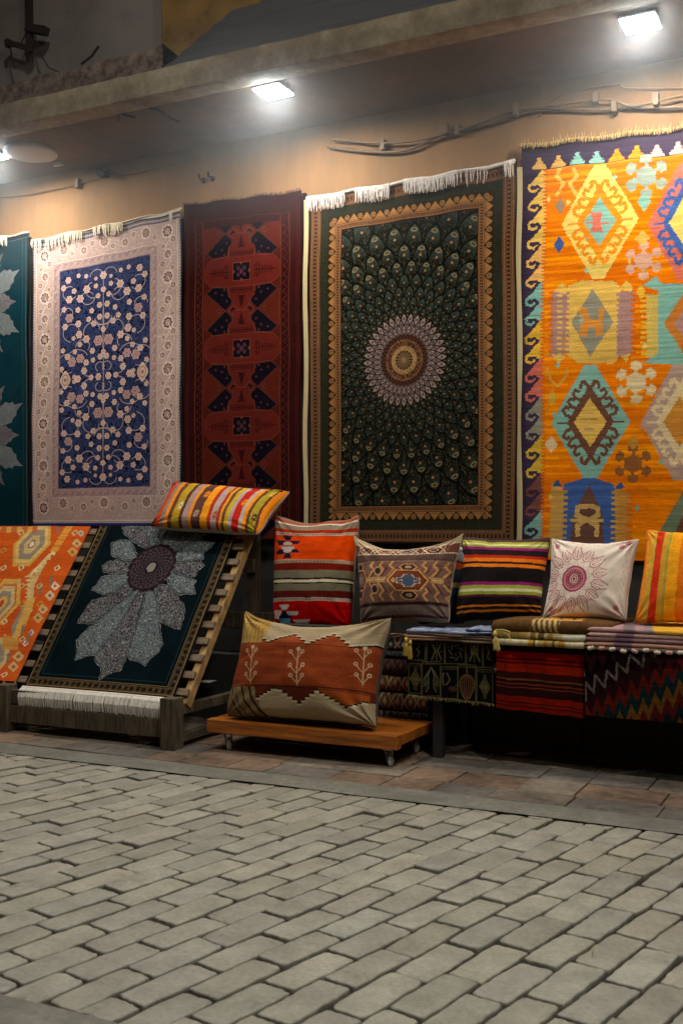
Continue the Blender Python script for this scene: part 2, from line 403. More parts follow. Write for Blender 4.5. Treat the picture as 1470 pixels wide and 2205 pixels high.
# soffit (recessed slab) + beam
b = MB(); b.box((XL, 4.37, SOF), (XR, WALL + .02, SOF + .12)); b.build("soffit", M_SOFFIT, bld)
def rough_beam(name, m, x0, x1, y0, y1, z0, z1, amp, f=9, nx=260):
    # closed prism with a worn profile
    xs = np.linspace(x0, x1, nx)
    prof = [(y0, z0), (y0, z0 * .5 + z1 * .5), (y0, z1), (y1, z1), (y1, z0), (y0, z0)]
    X = []
    for k, (y, z) in enumerate(prof):
        k = k % 5
        X.append(np.stack([xs, y + (fbm(xs * f, xs * 0 + k * 7.3, 3) - .5) * amp * (1 if k < 3 else 0), z + (fbm(xs * f, xs * 0 + k * 5.1 + 40, 3) - .5) * amp * (1.6 if k == 2 else .8)], -1))
    X = np.stack(X, 0)
    return grid_obj(name, X, np.ones((*X.shape[:2], 3)), m, bld, smooth=False, flip=True)
rough_beam("fascia", M_FASCIA, XL, XR, 4.25, 4.372, 3.07, 3.187, .006)
xe = P(352, 120, 4.28)[0]
rough_beam("worn_ledge", M_PEEL, XL, xe, 4.275, 4.45, 3.183, 3.30, .035, 12)
b = MB(); b.box((XL, 4.98, 3.2), (XR, 5.2, 6.5)); b.build("upper_wall", M_UPWALL, bld)
b = MB(); b.box((XL, 4.44, 3.19), (XR, 5.0, 3.205)); b.build("ledge_top", M_UPWALL, bld)
xp = P(355, 60, 4.9)[0]
b = MB(); b.box((xp, 4.86, 3.2), (xp + .62, 4.985, 6.5)); b.build("pillar", M_PILLAR, bld, bevel=.01)
# lean-to roof of dark sheets
xs = np.linspace(xe + .005, XR, 420); tt = np.linspace(0, 1, 30); X, Tt = np.meshgrid(xs, tt)
Y = 4.27 + Tt * .72; Z = 3.195 + Tt * .64 + .004 * np.sin(Tt * 34) + (fbm(X * 1.2, Tt * 9) - .5) * .035 * np.clip((X - xe) * 2, 0, 1)
Xg = np.stack([X + Tt * .02, Y, Z], -1)
grid_obj("lean_to_roof", Xg, np.ones((*X.shape, 3)), M_ROOF, bld, flip=True)
# pale cable stapled along the soffit lip
b = MB(); pts = [(x, 4.385 + .004 * math.sin(x * 5), SOF - .007 + .003 * math.sin(x * 9)) for x in np.linspace(XL, XR, 120)]
b.tube(pts, .006, 6); tag(b.build("cable", M_CABLEL, smooth=True), "thin pale cable running along the street edge of the soffit", "cable")

def wall_cable(name, ptsc, r, m, lab, y=4.978, cr=crop(735, 0, 2), clips=()):
    r *= .72
    t = tag(empty(name, P(*cr(*ptsc[0]), y)), lab, "cable")
    w = [Vector(P(*cr(*p), y)) for p in ptsc]; out = []
    for i in range(len(w) - 1):
        a = w[max(i-1, 0)]; p = w[i]; q = w[i+1]; d = w[min(i+2, len(w)-1)]
        for k in range(8):
            u = k / 8; out.append(.5 * ((2*p) + (q-a)*u + (2*a-5*p+4*q-d)*u*u + (3*p-a-3*q+d)*u**3))
    out.append(w[-1]); b = MB(); b.tube(out, r, 7); b.build("cable_run", m, t, smooth=True)
    for cpt in clips:
        p = P(*cr(*cpt), y); b = MB(); b.box((p[0]-.012, p[1]-.018, p[2]-.02), (p[0]+.012, p[1]+.02, p[2]+.035)); b.build("clip", m, t, bevel=.003)
wall_cable("wall_cable", [(-60,628),(0,640),(170,655),(300,640),(440,575),(600,540),(760,490),(880,465),(1050,470),(1170,468),(1240,450),(1300,462),(1470,460),(1700,440)], .010, M_CABLE,
           "thick lower cable sagging along the wall above the green rug", clips=[(180, 630), (500, 565), (1175, 465)])
wall_cable("wall_cable", [(-40,600),(20,603),(170,615),(330,602),(500,560),(740,478),(900,455),(1090,430),(1170,430),(1240,455),(1340,440),(1470,410),(1700,380)], .008, M_CABLE,
           "thinner upper cable looping over the thick cable above the orange kilim", y=4.965, clips=[(450, 560), (750, 480), (1095, 425), (1355, 435)])
wall_cable("wall_cable", [(850,500),(940,410),(1180,362),(1230,378),(1470,378),(1700,370)], .004, M_CABLE, "fine wire high on the wall at the right end of the soffit", y=4.985)
wall_cable("wall_cable", [(-40,850),(60,845),(180,825),(330,792),(420,765),(450,745),(560,748),(700,715),(800,690),(870,672)], .004, M_CABLE,
           "fine drooping wire on the bare wall left of centre under the soffit", cr=crop(0, 0, 2), y=4.985, clips=[(337,795)])
p = P(222, 371, 4.96); b = MB(); b.box((p[0]-.03, 4.93, p[2]-.02), (p[0]+.02, 4.995, p[2]+.02)); b.lathe((p[0]+.025, 4.95, p[2]-.015), (0,-1,0), [(.018,0),(.02,.02),(.012,.03)], 12)
tag(b.build("junction_box", M_RUST, bevel=.003), "small dark junction box where the soffit meets the wall above the pale rug", "junction box")
for (px, py, lab) in ((437, 387, "rusty hook in the wall above the dark red rug, lower left one"), (457, 383, "small rusty hook in the wall, right of the other hook")):
    p = P(px, py, 4.99); b = MB(); b.tube([(p[0], 5.0, p[2]), (p[0], 4.955, p[2]), (p[0]+.005, 4.945, p[2]+.008), (p[0]+.006, 4.94, p[2]+.02)], .006, 6)
    b.lathe((p[0], 4.998, p[2]), (0,-1,0), [(.016,0),(.014,.006)], 10)
    tag(b.build("wall_hook", M_RUST, smooth=False), lab, "hook", "hooks in the wall")
for pts, lab in (([(510,515),(515,485),(560,500),(580,505)], "short bent wire end poking from the soffit near its street edge"),
                 ([(640,465),(680,470),(740,510),(770,522)], "short dark metal strip under the soffit left of the centre floodlight")):
    b = MB(); b.tube([G(x / 2, y / 2, SOF - .008) for x, y in pts], .006, 6)
    tag(b.build("wire_end", M_RUST), lab, "wire")
# bracket on the upper wall
cr = crop(0, 0, 2)
t = tag(empty("iron_bracket", P(62, 100, 4.9)), "old rusty iron bracket with loose wires on the upper grey wall", "bracket")
def pp(x, y, d=4.9): return P(*cr(x, y), d)
b = MB(); b.bar(pp(122, -160), pp(130, 225), .035, .03, (0, 1, 0)); b.build("post", M_RUST, t)
b = MB(); b.bar(pp(30, 180), pp(140, 210), .03, .025, (0, 1, 0)); b.bar(pp(120, 120), pp(200, 132), .045, .05, (0, 1, 0)); b.bar(pp(32,170), pp(38,200), .03,.03,(0,1,0)); b.build("arm", M_RUST, t)
b = MB(); b.tube([pp(45, 205), pp(52, 250), pp(64, 290)], .006, 5); b.tube([pp(120, 120), pp(108, 150), pp(85, 200)], .004, 5); b.tube([pp(150, 150), pp(168, 220), pp(210, 290), pp(255, 310)], .004, 5)
b.build("loose_wire", M_RUST, t)
b = MB(); b.tube([pp(350, 275, 4.5), pp(395, 240, 4.5), pp(425, 197, 4.5)], .007, 5)
tag(b.build("rebar_stub", M_RUST), "bent rusty bar sticking up from the brown ledge", "iron bar")

# ------------------------------------------------------------------ ground
def flat(name, m, x0, x1, y0, y1, z, nx=2, ny=2, amp=0, f=2):
    xs = np.linspace(x0, x1, nx); ys = np.linspace(y1, y0, ny); X, Y = np.meshgrid(xs, ys)
    Z = np.full_like(X, z) + (fbm(X * f, Y * f) - .5) * amp
    return grid_obj(name, np.stack([X, Y, Z], -1), np.ones((*X.shape, 3)), m)
tag(flat("ground", M_SOIL, -60, 60, -60, 60, -.045), kind='structure')
tag(flat("road_bed", M_SOIL, -9, 6, -3, 3.69, -.008, 300, 200, .012, 18), kind='structure')
tag(flat("kerb_strip", M_CONC, -9, 6, 3.69, 3.86, .004, 300, 12, .006, 4), kind='structure')
tag(flat("drain_strip", M_CONC, -9, 6, 1.30, 1.765, .006, 300, 24, .008, 4), kind='structure')
# cobbles, one mesh of individually shaped stones
S = MB(); ang = math.radians(11.5); ld = (math.sin(ang), math.cos(ang)); sd = (math.cos(ang), -math.sin(ang))
pitch = .0985
base = lin("#8b887c")
for row in range(-75, 60):
    s = -3.0 + (row % 2) * .114 + rnd.uniform(-.012, .012)
    off = row * pitch
    drift = rnd.uniform(-.003, .003)
    while s < 5.5:
        L = rnd.uniform(.220, .236)
        cx = sd[0] * off + ld[0] * (s + L / 2); cy = sd[1] * off + ld[1] * (s + L / 2)
        s += L
        if not (-7 < cx < 4 and -1.0 < cy < 3.80): continue
        if 1.22 < cy < 1.70: continue
        # skip far outside view for size
        zc = cx * FX + cy * FY; xc = cx * RX + cy * RY
        if zc < .8 or abs(xc) > zc * .36 + 1.0: continue
        gap = rnd.uniform(.006, .009)
        hl = L / 2 - gap / 2 - rnd.uniform(0, .003); hw = pitch / 2 - gap / 2 - rnd.uniform(-.001, .002)
        z0 = rnd.uniform(-.003, .003); tx = rnd.uniform(-.02, .02); ty = rnd.uniform(-.03, .03)
        ra = rnd.uniform(-.018, .018); ca, sa = math.cos(ra), math.sin(ra)
        tint = base * rnd.uniform(.84, 1.10) * np.array([rnd.uniform(.985, 1.025), 1, rnd.uniform(.95, 1.03)])
        n = 36; ring = []; vs = []
        e = rnd.uniform(12, 24)
        wob = [rnd.uniform(-.0022, .0022) for _ in range(n)]
        for k in range(n):
            t = 2 * math.pi * (k + .5) / n; c, s_ = math.cos(t), math.sin(t)
            r = (abs(c) ** e + abs(s_) ** e) ** (-1 / e)
            ring.append((c * r, s_ * r, wob[k]))
        levels = [(1.0, -.035), (1.0, -.005), (.992, -.0015), (.975, .0006), (.88, .0014), (.4, .0018)]
        for (sc_, dz) in levels:
            ins = (1 - sc_)
            for (u, v, wb) in ring:
                lu = u * (hl + wb - ins * hw); lv = v * (hw + wb - ins * hw) if sc_ > .5 else v * hw * sc_
                if sc_ <= .5: lu = u * hl * sc_
                elif sc_ <= .8: lu = u * (hl - .2 * hw)
                x_ = lu * ca - lv * sa; y_ = lu * sa + lv * ca
                z = z0 + dz + (tx * lu + ty * lv if sc_ < 2 else 0) + (rnd.uniform(-.0006, .0006) if dz > -.003 else 0)
                wx = cx + ld[0] * x_ + sd[0] * y_; wy = cy + ld[1] * x_ + sd[1] * y_
                vs.append((wx, min(wy, 3.684 - (0.002 if dz > -.002 else 0)) if wy > 2 else (max(wy, 1.772) if cy > 1.5 else min(wy, 1.29)), z))
        fs = []
        for i in range(len(levels) - 1):
            for k in range(n): fs.append((i*n+k, (i+1)*n+k, (i+1)*n+(k+1)%n, i*n+(k+1)%n))
        vs.append((cx, min(cy, 3.68) if cy > 1.8 else (max(cy, 1.78) if cy > 1.5 else min(cy, 1.28)), z0 + .003)); m_ = len(vs) - 1; o = (len(levels) - 1) * n
        for k in range(n): fs.append((o + k, m_, o + (k + 1) % n))
        o0 = len(S.v); S.add(vs, fs, tint)
        for q in range(n): S.c[o0 + q] = tint * .35; S.c[o0 + n + q] = tint * .75
road = S.build("road", M_STONE, smooth=True); tag(road, kind='structure')
# pavement slabs
S = MB(); y = 3.863
for r_, d in enumerate((.17, .22, .22, .22, .24)):
    x = -6 + rnd.uniform(0, .2)
    while x < 2.6:
        w = rnd.uniform(.16, .34)
        k = rnd.random()
        c = lin("#705c4c") if k < .55 else (lin("#6c6256") if k < .8 else lin("#5e5851"))
        c = c * rnd.uniform(.82, 1.1)
        z = rnd.uniform(.003, .008)
        S.box((x, y, -.03), (x + w - .004, y + d - .004, z), c, jit=.0012); x += w
    y += d
tag(S.build("pavement", M_TILE, bevel=.003), kind='structure')
for px, py in ((660, 1672), (205, 1620), (1280, 1950)):
    pass
# dry grass stalk on the stones and grit
b = MB(); p = G(1276, 2055, .012); b.tube([p, (p[0]-.004, p[1]+.03, .018), (p[0]-.012, p[1]+.055, .016)], [.0015, .0012, .0005], 4, lin("#8a7a3a"))
tag(b.build("dry_stalk", M_STONE), "short dry grass stalk lying on the cobbles at lower right", "stalk")

# ------------------------------------------------------------------ fringes
def fringe(name, parent, edge, ln, col, w=.003, gap=.005, hang=(0, 0, -1), out=(0, -.004, 0), var=.25, skip=None, mat=None, droop=0, sway=.006):
    """edge: function t->point, along length; strands hang"""
    b = MB(); p0 = Vector(edge(0)); p1 = Vector(edge(1)); L = (p1 - p0).length; n = int(L / gap)
    col = lin(col)
    hang = Vector(hang)
    for i in range(n):
        t = (i + rnd.uniform(.2, .8)) / n
        if skip and skip(t): continue
        p = Vector(edge(t)); l = ln * (1 + rnd.uniform(-var, var * .5))
        s1 = rnd.uniform(-sway, sway); s2 = s1 + rnd.uniform(-sway, sway); o = Vector(out)
        pts = [p, p + hang * l * .12 + o, p + hang * l * .5 + o * 1.5 + Vector((s1, rnd.uniform(-.001, .001), 0)), p + hang * l + o * 1.2 + Vector((s2, rnd.uniform(-.002, .002), 0))]
        b.tube(pts, [w / 2, w / 2, w / 2 * 1.1, w / 2 * .6], 4, col * rnd.uniform(.8, 1.1), caps=False)
    return b.build(name, mat or M_FRINGE, parent)

# ------------------------------------------------------------------ wall rugs
def wall_rug(name, label, cat, TL, TR, BR, BL, ppm, paint, bg, y=4.972, thick=.006, wave=.014, mat=None, rows=0, jit=0, warp=0, curl=0, extra_w=0, bottom=None):
    """corner photo points -> straight rectangular rug hanging on the wall"""
    A = P(*TL, y); B = P(*TR, y); D = P(*BL, y); E = P(*BR, y)
    x0 = (A[0] + D[0]) / 2; x1 = (B[0] + E[0]) / 2 + extra_w; z1 = (A[2] + B[2]) / 2; z0 = (D[2] + E[2]) / 2
    slope = (B[2] - A[2]) / (B[0] - A[0]) if B[0] != A[0] else 0
    zf = lambda x: A[2] + slope * (x - A[0])
    w = x1 - x0; h = z1 - z0 if bottom is None else z1 - bottom
    ph = lambda px, py: ((lambda p: (p[0] - x0, (z1 - p[2]) ))(P(px, py, y)))
    c = Cv(w, h, ppm, bg, ph, rows, jit, warp)
    paint(c)
    Z = z1 - c.B0
    Yw = y - thick - np.abs(fbm(c.A0 * 2.3 + z1, c.B0 * .7 + x0, 2) - .5) * wave * 2
    edgew = np.minimum(c.A0, w - c.A0)
    Yw -= curl * np.exp(-edgew / .02)
    zoff = slope * (c.A0 - w / 2) * np.clip(1 - c.B0 / h, 0, 1)
    xo = (fbm(c.B0 * 1.9 + x0 * 5, c.B0 * 0 + 3, 2) - .5) * .030 * np.abs(c.A0 / w - .5) * 2
    nn = max(2, round(w / .27)); sagf = lambda u: .009 * math.sin(math.pi * nn * u) ** 2
    zoff = zoff - .009 * np.sin(math.pi * nn * c.A0 / w) ** 2 * np.exp(-c.B0 / .25)
    t = tag(empty(name, (x0 + w / 2, y, z0)), label, cat, "rugs hung flat on the wall")
    grid_obj("pile_field", np.stack([x0 + c.A0 + xo, Yw, Z + zoff], -1), c.col, mat or M_PILE, t)
    # thin selvedge body behind
    b = MB(); b.box((x0 + .004, y - thick * .6, z1 - h + .004), (x1 - .004, y + .012, z1 - .03)); b.build("rug_back", M_PLINTH, t)
    return t, dict(x0=x0, x1=x1, z0=z1 - h, z1=z1, top=lambda u: (x0 + w * u, y - thick - .004, z1 + slope * (u * w - w / 2) - sagf(u)), w=w, h=h, c=c)

# ---- ivory and blue rug
def paint_ivory(c):
    w, h = c.w, c.h; cr = crop(0, 400, 2.94)
    q = lambda x, y: c.ph(*cr(x, y))
    A, B = c.A0, c.B0
    edge = np.minimum(np.minimum(A, w - A), np.minimum(B, h - B))
    cream = lin("#cfb9b0"); mauve = lin("#8e6d72")
    c.col[:] = cream
    c.scroll(edge > .03, 46, "#9b7f80", .05, .65, 3)
    c.scroll(edge > .03, 80, "#b89c90", .045, .5, 9)
    # guards
    for (a0, a1, col) in ((0, .004, "#2b3358"), (.004, .012, "#c9b6aa"), (.018, .021, "#6e5862"), (.034, .0365, "#8b7178"), (.036, .038, "#d8c8bc")):
        c.col[(edge >= a0) & (edge < a1)] = lin(col)
    dots = (edge >= .004) & (edge < .014) & (((A + B) % .016) < .007); c.col[dots] = lin("#4a3b4a")
    fx0, fy0 = q(380, 540); fx1, fy1 = q(952, 1905); fx0, fx1 = q(385, 1200)[0], q(955, 1200)[0]; fy0 = (q(385, 535)[1] + q(955, 447)[1]) / 2 ; fy1 = q(660, 1908)[1]
    d = np.maximum(np.maximum(fx0 - A, A - fx1), np.maximum(fy0 - B, B - fy1))   # distance outside field
    c.col[(d > 0) & (d < .048)] = cream * .92
    m = (d > 0) & (d < .048); c.scroll(m, 60, "#93767a", .06, .7, 5)
    for a0, a1, col in ((.0, .005, "#7d656c"), (.046, .050, "#9a7f80"), (.012, .0145, "#a88d8a"), (.050, .053, "#dccabd")): c.col[(d > a0) & (d < a1)] = lin(col)
    tri = (d > .018) & (d < .042) & (np.abs(((A + B) % .05) - .025) < (d - .016) * .8); c.col[tri] = c.col[tri] * .6 + lin("#7a5c66") * .4
    # rosettes round the border
    bx = (fx0 - .05) / 2 + .012; by = (fy0 - .05) / 2 + .02
    def rosette(x, y, r, dark):
        c.ell(x, y, r * 1.25, r * 1.25, "#d9c6bb")
        c.flower(x, y, r, "#553640" if dark else "#7d5c54", "#cdb5a6", 8)
        c.flower(x, y, r * .55, "#9c7d70" if dark else "#6a5350", "#e0cbbd", 6)
    ny = 13
    for k in range(ny):
        y = by + (h - 2 * by) * k / (ny - 1)
        for s_ in (0, 1):
            x = bx if s_ == 0 else w - bx
            rosette(x, y, .031 if k % 2 == 0 else .023, k % 4 == 0)
            yy = y + (h - 2 * by) / (ny - 1) / 2
            if k < ny - 1:
                rosette(x + .036 * (-1) ** k, yy - .012, .016, True); rosette(x - .03 * (-1) ** k, yy + .016, .012, False)
                c.line([(x, y), (x + .022, yy - .03), (x - .02, yy + .03), (x, y + (h - 2 * by) / (ny - 1))], .004, "#e2d2c6")
    nx = 7
    for k in range(1, nx - 1):
        x = bx + (w - 2 * bx) * k / (nx - 1)
        for y in (by, h - by - .015):
            rosette(x, y + .012 * (-1) ** k, .028 if k % 2 else .02, k % 2 == 0)
            rosette(x + .06, y - .02 * (-1) ** k, .014, True)
    # field
    fm = d <= 0; c.col[fm] = lin("#171c31")
    n = fbm(A * 42, B * 42, 3); c.col[fm & (n > .54)] = lin("#0d1122"); c.col[fm & (n < .40)] = lin("#272e45")
    c.scroll(fm, 30, "#4a5790", .05, .5, 7)
    c.clip = fm
    C0 = q(660, 1205)
    sx = (q(760, 1205)[0] - C0[0]) / 100; sy = (q(660, 1905)[1] - C0[1]) / 700
    pink = "#e0c0ac"; pk2 = "#8b6a72"
    fl = [(660,565,20),(550,550,12),(553,635,21),(500,540,12),(432,560,18),(400,605,16),(470,635,15),(510,690,21),(438,685,20),(612,625,13),(612,578,10),(658,655,14),(626,690,14),(403,745,15),(438,805,24),(495,760,15),(585,778,14),(636,750,16),(636,825,16),(565,830,15),(410,858,17),(497,850,18),(598,862,16),(660,908,15),(503,920,20),(466,940,12),(550,955,20),(508,985,14),(627,975,28),(395,1012,14),(588,1035,16),(425,1055,17),(455,1092,26),(510,1075,24),(548,1105,16),(592,1095,13),(475,1028,14),(535,1157,18),(628,1203,17),(580,1205,15),(495,1203,17),(470,1220,12),(640,1078,16),(660,1050,14),(388,1130,13)]
    arcs = [(560, 690, 48, 0, 330), (600, 640, 60, 90, 250), (660, 810, 78, 20, 160), (440, 640, 50, 40, 300), (455, 900, 62, 100, 380), (590, 905, 60, 150, 360), (420, 1095, 70, 60, 330), (530, 1000, 50, 180, 400), (565, 1150, 45, 90, 270), (640, 1140, 32, 120, 420), (425, 780, 45, 180, 420), (500, 1090, 85, 200, 330), (620, 560, 45, 180, 350)]
    line_c = "#b3a3a3"
    for fxs in (1, -1):
        for fys in (1, -1):
            tf = lambda x, y: (C0[0] + (x - 660) * sx * fxs, C0[1] + (y - 1205) * sy * fys)
            for (x, y, r, t0, t1) in arcs:
                c.line([tf(x + r * (1 - .25 * k / 16) * math.cos(math.radians(t0 + (t1 - t0) * k / 16)), y + r * (1 - .25 * k / 16) * math.sin(math.radians(t0 + (t1 - t0) * k / 16))) for k in range(17)], .0042, line_c)
            c.line([tf(660, 1205), tf(660, 1100), tf(655, 960), tf(660, 760), tf(660, 560)], .004, line_c)
            for (x, y, r) in fl:
                p = tf(x, y); c.flower(p[0], p[1], r * sx * 1.12, pink if r < 22 else "#bb9791", pk2, 6 if r > 15 else 5, r * sy * 1.28)
            p = tf(412, 1205); c.flower(p[0], p[1], 34 * sx, "#d4b7a2", "#8d6a6a", 4, 60 * sy); c.diamond(p[0], p[1], 12 * sx, 16 * sy, "#9a6f6c")
    c.clip = None
    # flat woven blue end at the top and bottom
    for (b0, b1, col) in ((0, .012, "#d9ccb8"), (.012, .03, "#232c56"), (.03, .036, "#b8aa9a"), (.036, .048, "#2a3568")):
        c.col[(B >= b0) & (B < b1)] = lin(col)
    c.col[(B > .02) & (B < .044) & ((A % .014) < .005)] = lin("#b3a698")
    c.col[(B > h - .012)] = lin("#273a8a"); c.col[(B > h - .034) & (B < h - .022) & ((A % .013) < .007)] = lin("#d8ccbc")
    c.mottle(14, .10)
iv, ivd = wall_rug("hanging_rug", "pale ivory rug with a dark blue floral field", "rug", (75, 518), (393, 450), (393, 1132), (71, 1130), 760, dimmed(paint_ivory, .88, 1.0), "#cfb9b0")
def fr_top(d, parent, col, ln, gap, w, segs, roll=.012):
    b = MB(); L = 26
    pts = [Vector(d['top'](k / L)) + Vector((0, -.004, rnd.uniform(-.002, .002))) for k in range(L + 1)]
    b.tube(pts, [roll * rnd.uniform(.8, 1.1) for _ in pts], 8, lin(col) * .85)
    b.build("fringe_band", M_FRINGE, parent, smooth=True)
    for (a0, a1) in segs:
        fringe("fringe", parent, lambda t: Vector(d['top'](a0 + (a1 - a0) * t)) + Vector((0, -roll - .002, roll * .6)), ln, col, w, gap, out=(0, -.005, 0))
fr_top(ivd, iv, "#d8cbb4", .062, .0105, .008, [(0, .07), (.10, .36), (.43, .63), (.93, .955)], .005)

# ---- dark red rug
def paint_red(c):
    w, h = c.w, c.h; A, B = c.A0, c.B0; cr = crop(380, 380, 2.863)
    q = lambda x, y: c.ph(*cr(x, y))
    base = lin("#521a1c"); c.col[:] = base
    c.scroll(np.ones_like(A, bool), 40, "#6a2a22", .05, .45, 4); c.scroll(np.ones_like(A, bool), 70, "#2f1218", .05, .5, 8)
    C1 = q(405, 1060); C0_ = q(405, 570); C2 = q(405, 1525)
    per = (C2[1] - C0_[1]) / 2; sx = (q(505, 1060)[0] - q(305, 1060)[0]) / 200; sy = per / 478
    cx = C1[0]
    # field area
    fx0 = cx - 240 * sx; fx1 = cx + 235 * sx
    top = q(405, 320)[1]
    m = (A > fx0) & (A < fx1) & (B > top); c.col[m] = lin("#6f261c"); c.scroll(m, 46, "#8c3a26", .05, .55, 2); c.scroll(m, 60, "#43161a", .05, .5, 6)
    for x in (fx0, fx1, fx0 - .05, fx1 + .05):
        c.col[(np.abs(A - x) < .0022) & (B > top - .06)] = lin("#a04e34")
    c.col[(np.abs(B - top + .06) < .002) & (A > fx0 - .05) & (A < fx1 + .05)] = lin("#7b3c30")
    red = "#8c3228"; ol = "#a85844"; dk = "#1c1628"
    c.clip = (A > fx0) & (A < fx1) & (B > top - .02)
    ks = range(-2, 5)
    for k in ks:
        T = lambda x, y: (cx + x * sx, C1[1] + k * per + y * sy)
        for s_ in (1, -1):
            # bow tie between this and the next medallion (centre y=+239)
            for v in (1, -1):
                U = lambda x, y: T(s_ * x, 239 + v * y)
                pts = [U(98, 0), U(60, 40), U(55, 80), U(85, 115), U(85, 140), U(175, 150), U(218, 115), U(150, 50)]
                c.poly(pts, dk); c.line(pts + [pts[0]], .003, ol, .8)
                for (x, y) in ((90, 60), (120, 100), (160, 115), (105, 130)):
                    p = U(x, y); c.flower(p[0], p[1], .008, "#5c3040", "#9a5a3c", 4)
            pts = [T(s_ * 112, 239), T(s_ * 228, 130), T(s_ * 228, 348)]; c.poly(pts, "#823021"); c.line(pts + [pts[0]], .0025, ol, .6)
            p = T(s_ * 140, 239); c.diamond(p[0], p[1], .012, .016, ol); c.diamond(p[0], p[1], .007, .01, "#4a1820")
        # body
        pts = [T(-52, -239), T(52, -239), T(50, -180), T(80, -150), T(80, -92), T(190, -84), T(228, -45), T(228, 45), T(190, 84), T(80, 92), T(80, 150), T(50, 180), T(52, 239), T(-52, 239), T(-50, 180), T(-80, 150), T(-80, 92), T(-190, 84), T(-228, 45), T(-228, -45), T(-190, -84), T(-80, -92), T(-80, -150), T(-50, -180)]
        c.poly(pts, red); c.line(pts + [pts[0]], .003, ol, .8)
        for s_ in (1, -1):
            c.line([T(-80, s_ * 92), T(80, s_ * 92)], .003, ol, .7)
            for i in range(-5, 6):
                c.line([T(i * 13, s_ * 96), T(i * 13 + 3, s_ * 130)], .0045, "#38141c")
            c.line([T(-72, s_ * 113), T(72, s_ * 113)], .003, "#38141c")
            # tree
            for j in range(5):
                c.poly([T(0, s_ * (225 - j * 14)), T(-8 - j * 5, s_ * (205 - j * 14)), T(8 + j * 5, s_ * (205 - j * 14))], "#4a1a1e")
            # side leaves
            for j in range(6):
                x = s_ * (95 + j * 18)
                c.line([T(x, 0), T(x - s_ * 10, -28 + j * 2)], .005, "#3e161e"); c.line([T(x, 0), T(x - s_ * 10, 28 - j * 2)], .005, "#3e161e")
            c.line([T(s_ * 70, 0), T(s_ * 205, 0)], .003, "#3e161e")
            c.ell(*T(s_ * 95, -35), .012, .009, "#6d2420"); c.ell(*T(s_ * 95, 35), .012, .009, "#6d2420")
            # centre lozenges at the waist
            p = T(s_ * 50, 239); c.diamond(p[0], p[1], 34 * sx, 38 * sy, ol); c.diamond(p[0], p[1], 29 * sx, 33 * sy, red); c.diamond(p[0], p[1], 17 * sx, 20 * sy, dk)
        c.rect(*T(-54, -58), *T(54, 58), ol); c.rect(*T(-50, -53), *T(50, 53), dk)
        for i in range(4):
            a = i * math.pi / 2 + .78; c.ell(*T(26 * math.cos(a), 28 * math.sin(a)), .011, .012, "#6a4450")
            a = i * math.pi / 2; p = T(48 * math.cos(a), 52 * math.sin(a)); c.diamond(p[0], p[1], .009, .011, "#a45c44")
        p = T(0, 0); c.diamond(p[0], p[1], .012, .016, "#8a5058")
    c.clip = None
    # borders
    e = np.minimum(A, w - A)
    c.col[(e < .006)] = lin("#3c1418")
    for a0 in (.018, .030): c.col[np.abs(e - a0) < .0015] = lin("#7c3a30")
    for side in (0, 1):
        xb = (fx0 - .025) if side == 0 else (fx1 + .025)
        y = top
        while y < h:
            c.line([(xb - .014, y), (xb + .014, y + .022), (xb - .012, y + .044)], .003, "#8a3f30"); c.ell(xb, y + .022, .007, .008, "#33141e"); y += .044
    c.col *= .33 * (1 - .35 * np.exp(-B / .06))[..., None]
    c.mottle(10, .16)
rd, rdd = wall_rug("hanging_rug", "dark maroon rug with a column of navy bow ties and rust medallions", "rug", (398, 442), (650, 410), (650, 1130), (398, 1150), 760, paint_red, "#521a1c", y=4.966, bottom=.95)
fringe("fringe", rd, lambda t: Vector(rdd['top'](t)) + Vector((0, -.002, -.004)), .016, "#3b2526", .003, .004, hang=(0, 0, 1), out=(0, 0, 0), var=.5)
b = MB(); b.box((rdd['x1'] - .004, 4.972, rdd['z0']), (rdd['x1'] + .016, 4.99, rdd['z1'] - .02), lin("#2a1416")); b.build("edging", M_PILE, rd)

